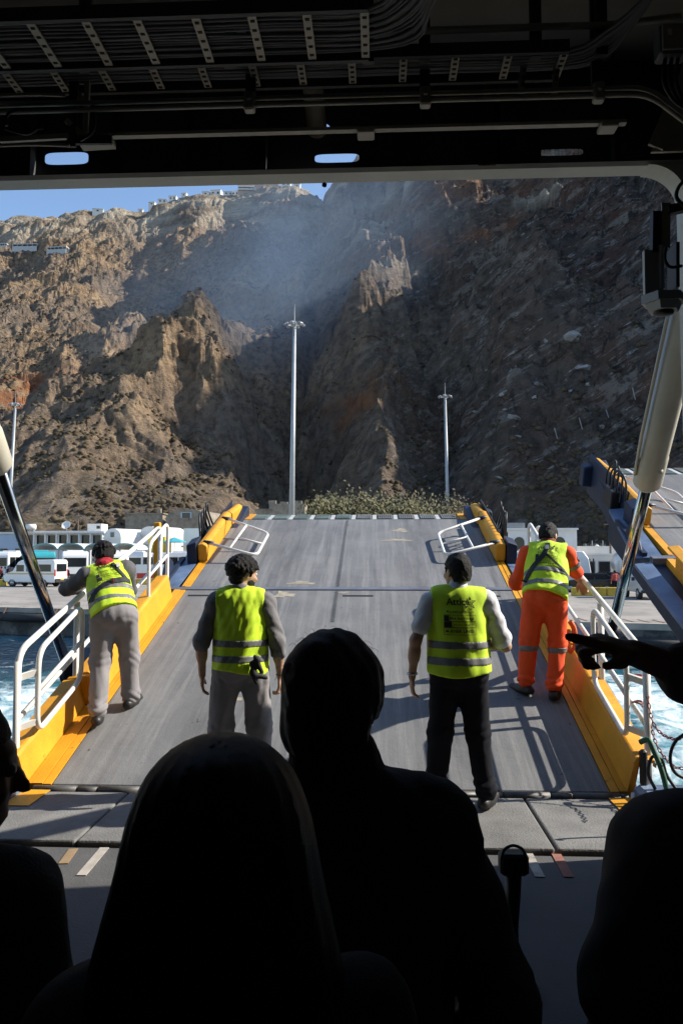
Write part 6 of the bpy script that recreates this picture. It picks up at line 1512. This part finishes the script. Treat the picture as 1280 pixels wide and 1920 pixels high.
S = SDF(.006); S.cap(G['neck']-G['spine']*.02, G['neck']+G['spine']*.035, .078, .066, k=.01); link('collar', S.mesh('collar'), M_SHIRT, g2)
print_on(v, vest_print(1.03), G['B'](0,-.1,.37), (1,0,0), G['spine'], (0,-1,0), v)
part('watch', MB().tube([Vector(G['wr'][-1])+Vector((.033*math.cos(a), .033*math.sin(a), .02)) for a in [2*PI*k/14 for k in range(14)]], .009, 6, closed=True), M_CHROME, g2, True)

# 3 leaning over the left railing
fr_, fl_ = atz(236, 1325, .395), atz(190, 1360, .30)
p = Vector(((fr_.x+fl_.x)/2, (fr_.y+fl_.y)/2, 0)); p.z = ramp_z(p.y)+.01
rz3 = R(16)
J = dict(pelvis=(-.01,-.04,.89), spine=(-.20,.60,.78), kneeL=(-.125,.0,.48), kneeR=(.12,.08,.50), ankL=(-.13,-.16,.05), ankR=(.135,.12,.13), toeL=(-.12,.04,.03), toeR=(.22,.3,.08),
         elbL=(-.46,.36,1.10), elbR=(.10,.56,1.08), wriL=(-.24,.58,1.10), wriR=(-.08,.60,1.06),
         handL=((1,.3,0),(0,0,-1),(0,1,0),.6), handR=((-1,.2,0),(0,0,-1),(0,1,0),.6), head_R=head_R(12,-34), head_off=(-.02,.085,.10), shw=.18)
g3, G = person('crewman in grey workwear and red hood leaning over the left railing, yellow vest', p, rz3, J, None, CREW)
link('hair', hair_mesh('hair', G['hc'], G['Rh'], thick=.018, nape=-.075, brow=.05, curl=70, seed=15), M_HAIR, g3)
add_trousers(g3, G, M_GREYW, 41, 1.08); add_shirt(g3, G, M_DGREY, 42, (1.95,1.9), grow=.008, name='jacket', forearm_r=.05); v = add_vest(g3, G, 7, hem=-.01, bands=(.09,.21)); add_shoes(g3, G, M_SHOE)
S = SDF(.007); S.cap(G['neck']-G['spine']*.055, G['neck']+G['spine']*.045, .100, .078, k=.02); S.ell(G['B'](0,-.075,.50), (.09,.05,.05), G['Rt'], k=.03); S.fold = folds(.007, 9, 40); link('hood', S.mesh('hood'), M_RED, g3)
S_ = G['spine']; bk = G['Rt'][:, 1]
print_on(v, vest_print(.95), G['B'](0,-.1,.36), G['Rt'][:, 0], S_, -bk, v)
def strap(v, G, pts, w, parent, thick=.004):
    """a webbing strap laid on the back of the vest, points in back coordinates"""
    bv = BVHTree.FromPolygons([q.co.copy() for q in v.data.vertices], [tuple(q.vertices) for q in v.data.polygons]); out = Vector(-G['Rt'][:, 1]); X_ = Vector(G['Rt'][:, 0]); U_ = Vector(G['spine'])
    path = smooth_path([(x, z, 0) for x, z in pts], 10); vs = []; fs = []
    for i, q in enumerate(path):
        d = (path[min(i+1, len(path)-1)]-path[max(i-1, 0)]).normalized(); nn = Vector((-d.y, d.x, 0))
        for s_ in (-1, 1):
            r_ = q+nn*(w/2*s_); o_ = Vector(G['pel'])+X_*r_.x+U_*r_.y+out*.5; h, n_, k_, d_ = bv.ray_cast(o_, -out, .9)
            vs.append((h if h is not None else o_-out*.4)+out*.007)
    for i in range(len(path)-1): fs.append((2*i, 2*i+1, 2*i+3, 2*i+2))
    o = part('strap', MB().add(vs, fs), M_STRAP, parent); sd = o.modifiers.new('thick', 'SOLIDIFY'); sd.thickness = thick; return o
strap(v, G, [(-.185,.12),(-.1,.20),(.0,.245),(.10,.265),(.185,.27)], .05, g3); strap(v, G, [(.06,.47),(.10,.38),(.16,.28)], .03, g3)
part('buckle', MB().box(Vector(G['B'](.03,-.165,.252)), (.012,.012,.04)), M_RED, g3)
part('name_tag', MB().box(Vector(G['B'](.105,-.15,.42)), (.03,.012,.045), Matrix(G['Rt'])), M_SHIRT, g3)

# 4 leaning over the right railing in orange
fa = at(1018, 1312, 7.12); p = Vector((fa.x, fa.y, ramp_z(fa.y)+.01)); rz4 = R(-14)
J = dict(pelvis=(.03,-.03,.91), spine=(.05,.52,.83), kneeL=(-.12,.03,.50), kneeR=(.13,.04,.49), ankL=(-.16,.02,.10), ankR=(.10,-.02,.07), toeL=(-.30,.15,.03), toeR=(.13,.16,.03),
         elbL=(-.25,.28,1.02), elbR=(.30,.30,1.13), wriL=(-.02,.50,1.0), wriR=(.35,.43,1.03),
         handL=((1,.4,-.1),(0,0,-1),(0,1,0),.6), handR=((.25,.5,-.6),(.2,-.3,-1),(-1,.3,0),.9,'grip'), head_R=head_R(-14,-38), head_off=(.0,.075,.105), shw=.185)
g4, G = person('crewman in orange trousers leaning on the right railing, yellow vest with black straps', p, rz4, J, None, CREW)
link('hair', hair_mesh('hair', G['hc'], G['Rh'], thick=.012, nape=-.07, brow=.05, seed=25), M_HAIR, g4)
tr = add_trousers(g4, G, M_ORANGE, 51, 1.0, hem=.1)
add_shirt(g4, G, M_ORANGE, 52, (1.6,1.12), grow=.006, name='jacket', forearm_r=.048); v = add_vest(g4, G, 9, hem=-.02, bands=(.075,.205)); add_shoes(g4, G, M_SHOE)
S = o_sdf[tr.name]
for s_ in (-1, 1):
    z0 = G['kn'][s_][2]-.07; link('leg_band', S.mesh('leg_band', .004, lambda X, Y, Z: np.maximum(np.abs(Z-z0)-.028, -s_*(X-.01))), M_REFL, tr)
a = Vector(G['sh'][1]); b = Vector(G['el'][1]); part('sleeve_band', MB().tube([a+(b-a)*.50, a+(b-a)*.68], .079, 18, caps=False), M_REFL, g4, True)
S = SDF(.007); S.cap(G['neck']-G['spine']*.05, G['neck']+G['spine']*.04, .092, .076, k=.02); S.fold = folds(.005, 9, 40); link('collar', S.mesh('collar'), M_MAROON, g4)
print_on(v, vest_print(.95), G['B'](0,-.1,.36), G['Rt'][:, 0], G['spine'], -G['Rt'][:, 1], v)
strap(v, G, [(-.19,.08),(-.12,.22),(-.03,.35),(.0,.45),(.0,.5)], .045, g4); strap(v, G, [(.0,.36),(.08,.28),(.19,.20)], .02, g4)
part('name_tag', MB().box(Vector(G['B'](.0,-.155,.44)), (.03,.012,.045), Matrix(G['Rt'])), M_SHIRT, g4)
# ------------------------------------------------------------------ passengers waiting in the dark garage, seen from behind
PASS = 'passengers waiting inside the garage'
def stand(**kw):
    J = dict(kneeL=(-.11,.03,.50), kneeR=(.11,.03,.50), ankL=(-.12,-.02,.10), ankR=(.12,-.02,.10), toeL=(-.16,.2,.02), toeR=(.16,.2,.02),
             elbL=(-.27,-.03,1.13), elbR=(.27,-.03,1.13), wriL=(-.27,.05,.88), wriR=(.27,.05,.88),
             handL=((0,.1,-1),(1,.2,0),(.2,1,0),.5), handR=((0,.1,-1),(-1,.2,0),(-.2,1,0),.5), head_R=head_R(0,0), shw=.185)
    J.update(kw); return J
def scaled(root, s_): root.scale = (s_, s_, s_)
# man in the middle: collar up, thick hair, looks a little to the left
p = at(628, 1500, 1.40); hgt = (at(628, 1149, 1.40).z)/1.79
w1, G = person('dark haired man in a dark collared jacket, nearest the middle, seen from behind', (p.x, p.y, 0), R(3), stand(head_R=head_R(-24,-4), fat=1.2, shw=.188, shz=.425, elbL=(-.31,.0,1.06), elbR=(.32,.0,1.05), wriL=(-.24,.2,.92), wriR=(.26,.2,.92), skin=M_SKIN2), None, PASS, res=.0125, cres=.0125)
S = SDF(.006); T = G['T']; Rh = G['Rh']; hc = G['hc']
S.ell(T(0,-.018,.035), (.092,.112,.106), Rh, k=.02); S.ell(T(0,-.045,-.045), (.084,.076,.078), Rh, k=.03)
for s_ in (-1, 1): S.ell(T(s_*.074,-.005,.03), (.018,.055,.06), Rh, k=.02)
S.cut(lambda X, Y, Z: (lambda l: np.maximum(np.where(l[..., 2] > .06, l[..., 1]-.15, np.where(l[..., 2] > -.03, l[..., 1]-.03, l[..., 1]+.03)), -.095-l[..., 2]))((np.stack([X,Y,Z],-1)-hc) @ Rh)); S.fold = folds(.0035, 61, 70, .35)
link('hair', S.mesh('hair'), M_HAIRG, w1)
rn = random.Random(9); fl = MB()
for k in range(70):                                             # stray hairs
    v_ = Vector((rn.gauss(0,1), rn.gauss(-.4,.8), abs(rn.gauss(.5,.8)))).normalized(); q0 = Vector((v_.x*.091, -.018+v_.y*.111, .035+v_.z*.105)); d_ = (v_*.4+Vector((rn.gauss(0,.5), rn.gauss(0,.5), rn.gauss(-.2,.4)))).normalized()
    fl.tube([T(*q0), T(*(q0+d_*.012)), T(*(q0+d_*.020+Vector((0,0,-.004)))), T(*(q0+d_*.026+Vector((0,0,-.011))))], .0003, 3)
part('loose_hair', fl, M_HAIRG, w1, kind='stuff')
add_trousers(w1, G, M_NAVY, 62); add_shirt(w1, G, M_JACKET, 63, (1.95,1.95), grow=.018, name='jacket', forearm_r=.055); add_shoes(w1, G, M_SHOE)
S = SDF(.007); S.cap(G['neck']-G['spine']*.05, G['neck']+G['spine']*.03, .115, .085, k=.03); S.cap(G['B'](-.10,-.05,.475), G['B'](.10,-.05,.475), .04, k=.03); S.cap(G['B'](.08,-.03,.48), G['B'](.15,-.02,.42), .04, .03, k=.02); S.fold = folds(.006, 19, 40); link('collar', S.mesh('collar'), M_JACKET, w1)
scaled(w1, hgt)
# woman with long hair
p = at(415, 1500, .86); hgt = (at(415, 1397, .84).z)/1.758
w2, G = person('woman with long straight hair in dark clothes, closest to the camera', (p.x, p.y, 0), R(6), stand(head_R=head_R(0,0), shw=.155, fat=.92), None, PASS, res=.0125, cres=.0125)
S = SDF(.008); T = G['T']; Rh = G['Rh']; hc = G['hc']
S.ell(T(0,-.02,.03), (.096,.118,.112), Rh, k=.02)
prev = None
for z_, rx, ry, yy in ((.06,.098,.115,-.025), (.0,.115,.115,-.03), (-.06,.132,.11,-.04), (-.12,.148,.105,-.05), (-.19,.163,.10,-.06), (-.27,.178,.09,-.075), (-.36,.185,.08,-.085), (-.46,.175,.065,-.09), (-.56,.15,.045,-.09)):
    S.ell(T(0,yy,z_), (rx,ry,.085), Rh, k=.04)
S.cut(lambda X, Y, Z: (lambda l: np.where(l[..., 2] > .05, l[..., 1]-.15, l[..., 1]-.05))((np.stack([X,Y,Z],-1)-hc) @ Rh))
def strands(X, Y, Z):
    a = np.arctan2(X-hc[0], -(Y-hc[1])+.02); return .0009*np.sin(30*a+4*Z) + .003*np.exp(-((a)/.06)**2)*np.exp(-((Z-hc[2]-.10)/.06)**2)
S.fold = strands; link('hair', S.mesh('hair'), M_HAIRB, w2)
rn = random.Random(4); fl = MB()
for k in range(90):                                              # loose hairs that catch the light
    a = rn.uniform(-2.2, 2.2); z0 = rn.uniform(-.1, .12); r0 = .1*math.sqrt(max(.05, 1-((z0-.03)/.14)**2)) if z0 > .03 else .1+(.03-z0)*.25
    q0 = T(math.sin(a)*r0, -.02-math.cos(a)*r0*1.1, z0); pts = [q0]
    for j in range(1, 6): r1 = r0+.006*math.sin(j*.7+k)+.006+.02*j*.3; pts.append(T(math.sin(a)*r1, -.02-math.cos(a)*r1*1.1, z0-.045*j))
    fl.tube(pts, .0005, 3)
part('loose_hair', fl, M_HAIRB, w2, kind='stuff')
add_trousers(w2, G, M_NAVY, 72); add_shirt(w2, G, M_DRESS, 73, (1.6,1.6), grow=.01, name='top'); add_shoes(w2, G, M_SHOE)
scaled(w2, hgt)
# person at the left edge with a cap
p = at(-172, 1500, 1.14); hgt = (at(0, 1240, 1.14).z)/1.79
w3, G = person('person in dark clothes cut off by the left picture edge', (p.x, p.y, 0), R(-6), stand(head_R=head_R(-58,-8), head_off=(.055,.03,.13), fat=1.0, shw=.172, skin=M_SKIN2, elbR=(.27,-.02,1.10), wriR=(.30,.06,.88)), None, PASS, res=.0125, cres=.0125)
link('hair', hair_mesh('hair', G['hc'], G['Rh'], thick=.008, seed=33), M_HAIR, w3)
add_trousers(w3, G, M_NAVY, 82); add_shirt(w3, G, M_DRESS, 83, (1.95,1.95), grow=.02, name='jacket', forearm_r=.055); add_shoes(w3, G, M_SHOE); scaled(w3, hgt)
# person in a checked shirt at the right edge
M_CHECK = mat('dark_checked_shirt', (0.13,0.13,0.14), .85, var=.25, scale=5, bump=.15, bscale=200, wear=(0.24,0.23,0.22), wear_amt=.3, wear_scale=7, stretch=(3,3,.4))
p = at(1482, 1500, 1.18); hgt = (at(1330, 1535, 1.18).z)/1.47
w4, G = person('person in a dark checked short sleeved shirt at the right picture edge', (p.x, p.y, 0), R(2), stand(fat=1.1, shw=.19, skin=M_SKIN2, elbL=(-.33,-.06,1.12), wriL=(-.24,.14,.98), handL=((1,.4,-.3),(0,-1,0),(0,.3,1),.8)), None, PASS, res=.0125, cres=.0125)
link('hair', hair_mesh('hair', G['hc'], G['Rh'], thick=.012, seed=43), M_HAIR, w4)
add_trousers(w4, G, M_NAVY, 92); add_shirt(w4, G, M_CHECK, 93, (.66,.66), grow=.03, name='shirt'); add_shoes(w4, G, M_SHOE)
a_, b_, c_ = G['B'](-.14,-.18,.49), G['B'](-.06,-.22,.30), G['B'](.06,-.22,.05)
part('bag_strap', MB().tube(smooth_path([G['B'](-.10,.06,.56), G['B'](-.095,-.08,.575), a_+np.array([.06,0,0]), b_, c_], 5), .016, 6), mat('tan_strap', (0.12,0.07,0.045), .7), w4, True)
scaled(w4, hgt)
# pointing passenger just outside the right edge, one arm stretched into the picture
P_ = lambda px, py, d: np.array(at(px, py, d))
sc5 = 1.0; base = at(1585, 1500, 1.62); base.z = 0
L_ = lambda px, py, d: P_(px, py, d)-np.array(base)
w5, G = person('passenger pointing left with outstretched arm at the right picture edge', base, 0, stand(fat=1.12, shw=.19, skin=M_SKIN2, head_R=head_R(20,0),
      elbL=tuple(L_(1355,1290,1.58)), wriL=tuple(L_(1192,1226,1.55)), handL=(tuple(L_(1090,1192,1.53)-L_(1192,1226,1.55)), (0,.25,-1), (0,-1,.2), .3, 'point')), None, PASS, res=.0075, cres=.0125)
link('hair', hair_mesh('hair', G['hc'], G['Rh'], thick=.012, seed=53), M_HAIR, w5)
add_trousers(w5, G, M_NAVY, 102); add_shirt(w5, G, M_CHECK, 103, (1.40,.7), grow=.008, name='shirt', forearm_r=.058); add_shoes(w5, G, M_SHOE)

# ------------------------------------------------------------------ far people on the quay
def far_person():
    J = stand(); t, G = person('x', (0,0,0), 0, J, None, 'crowd waiting on the quay', res=.02, cres=.022)
    for c in list(t.children):
        if c.name.startswith('body'):
            for e in list(c.children): bpy.data.objects.remove(e)
    link('hair', hair_mesh('hair', G['hc'], G['Rh'], res=.015), M_HAIR, t); a = add_trousers(t, G, M_NAVY, 1); b = add_shirt(t, G, M_DGREY, 2, (1.6,1.6), grow=.02); return t, b
fp, fshirt = far_person()
COLS = [mat('far_shirt_%s' % n, c, .85) for n, c in (('red', (0.35,0.06,0.05)), ('white', (0.6,0.58,0.55)), ('navy', (0.02,0.03,0.07)), ('tan', (0.35,0.22,0.14)))]
first = True
for k, (px, d, lab) in enumerate([(2,80,0),(9,79,0),(15,81,0),(22,80,0),(28,82,0),(34,79,0),(-4,80,0),(40,81,0),(124,73.2,1),(1152,57,2)]):
    t = fp if first else copy_tree(fp); first = False
    q = at(px, 1080, d); t.location = (q.x, q.y, QUAY_Z); t.rotation_euler = (0, 0, random.uniform(0, 6.3))
    t['label'] = ('distant passenger in the waiting crowd under the teal awning', 'dark clothed person standing behind the minibus', 'person in red standing beside the black cars')[lab]
    t['group'] = 'crowd waiting on the quay'
    for c in t.children:
        if c.name.startswith('shirt'):
            c.data = c.data.copy(); c.data.materials[0] = COLS[k % 4] if lab == 0 else (M_NAVY if lab == 1 else COLS[0])
# ------------------------------------------------------------------ air: the ship's drifting smoke
def smoke(name, label, c, rad, rot, dens, seed):
    me = MB().ico((0,0,0), 1.0, 3).mesh(name); o = bpy.data.objects.new(name, me); COL.objects.link(o); o.location = c; o.scale = rad; o.rotation_euler = rot
    m = bpy.data.materials.new('drifting_smoke'); m.use_nodes = True; N = m.node_tree.nodes; L = m.node_tree.links; N.clear()
    out = N.new('ShaderNodeOutputMaterial'); v = N.new('ShaderNodeVolumePrincipled'); v.inputs['Color'].default_value = (0.50,0.70,1.0,1); v.inputs['Anisotropy'].default_value = 0.0
    tc = N.new('ShaderNodeTexCoord'); ln = N.new('ShaderNodeVectorMath'); ln.operation = 'LENGTH'; L.new(tc.outputs['Object'], ln.inputs[0])
    mr = N.new('ShaderNodeMapRange'); mr.interpolation_type = 'SMOOTHSTEP'; mr.inputs['From Min'].default_value = 1.0; mr.inputs['From Max'].default_value = 0.1; L.new(ln.outputs['Value'], mr.inputs['Value'])
    nz = N.new('ShaderNodeTexNoise'); nz.inputs['Scale'].default_value = 2.2; nz.inputs['Detail'].default_value = 3; L.new(tc.outputs['Object'], nz.inputs['Vector'])
    nr = N.new('ShaderNodeMapRange'); nr.inputs['From Min'].default_value = .3; nr.inputs['From Max'].default_value = .7; L.new(nz.outputs['Fac'], nr.inputs['Value'])
    a = N.new('ShaderNodeMath'); a.operation = 'MULTIPLY'; L.new(mr.outputs[0], a.inputs[0]); L.new(nr.outputs[0], a.inputs[1])
    b = N.new('ShaderNodeMath'); b.operation = 'MULTIPLY'; L.new(a.outputs[0], b.inputs[0]); b.inputs[1].default_value = dens
    L.new(b.outputs[0], v.inputs['Density']); L.new(v.outputs[0], out.inputs['Volume']); me.materials.append(m); tag(o, label, kind='stuff')
smoke('smoke', 'thin blue exhaust smoke drifting before the cliff', at(510, 545, 240), (86, 32, 50), (0, R(-38), R(5)), 0.0175, 1)
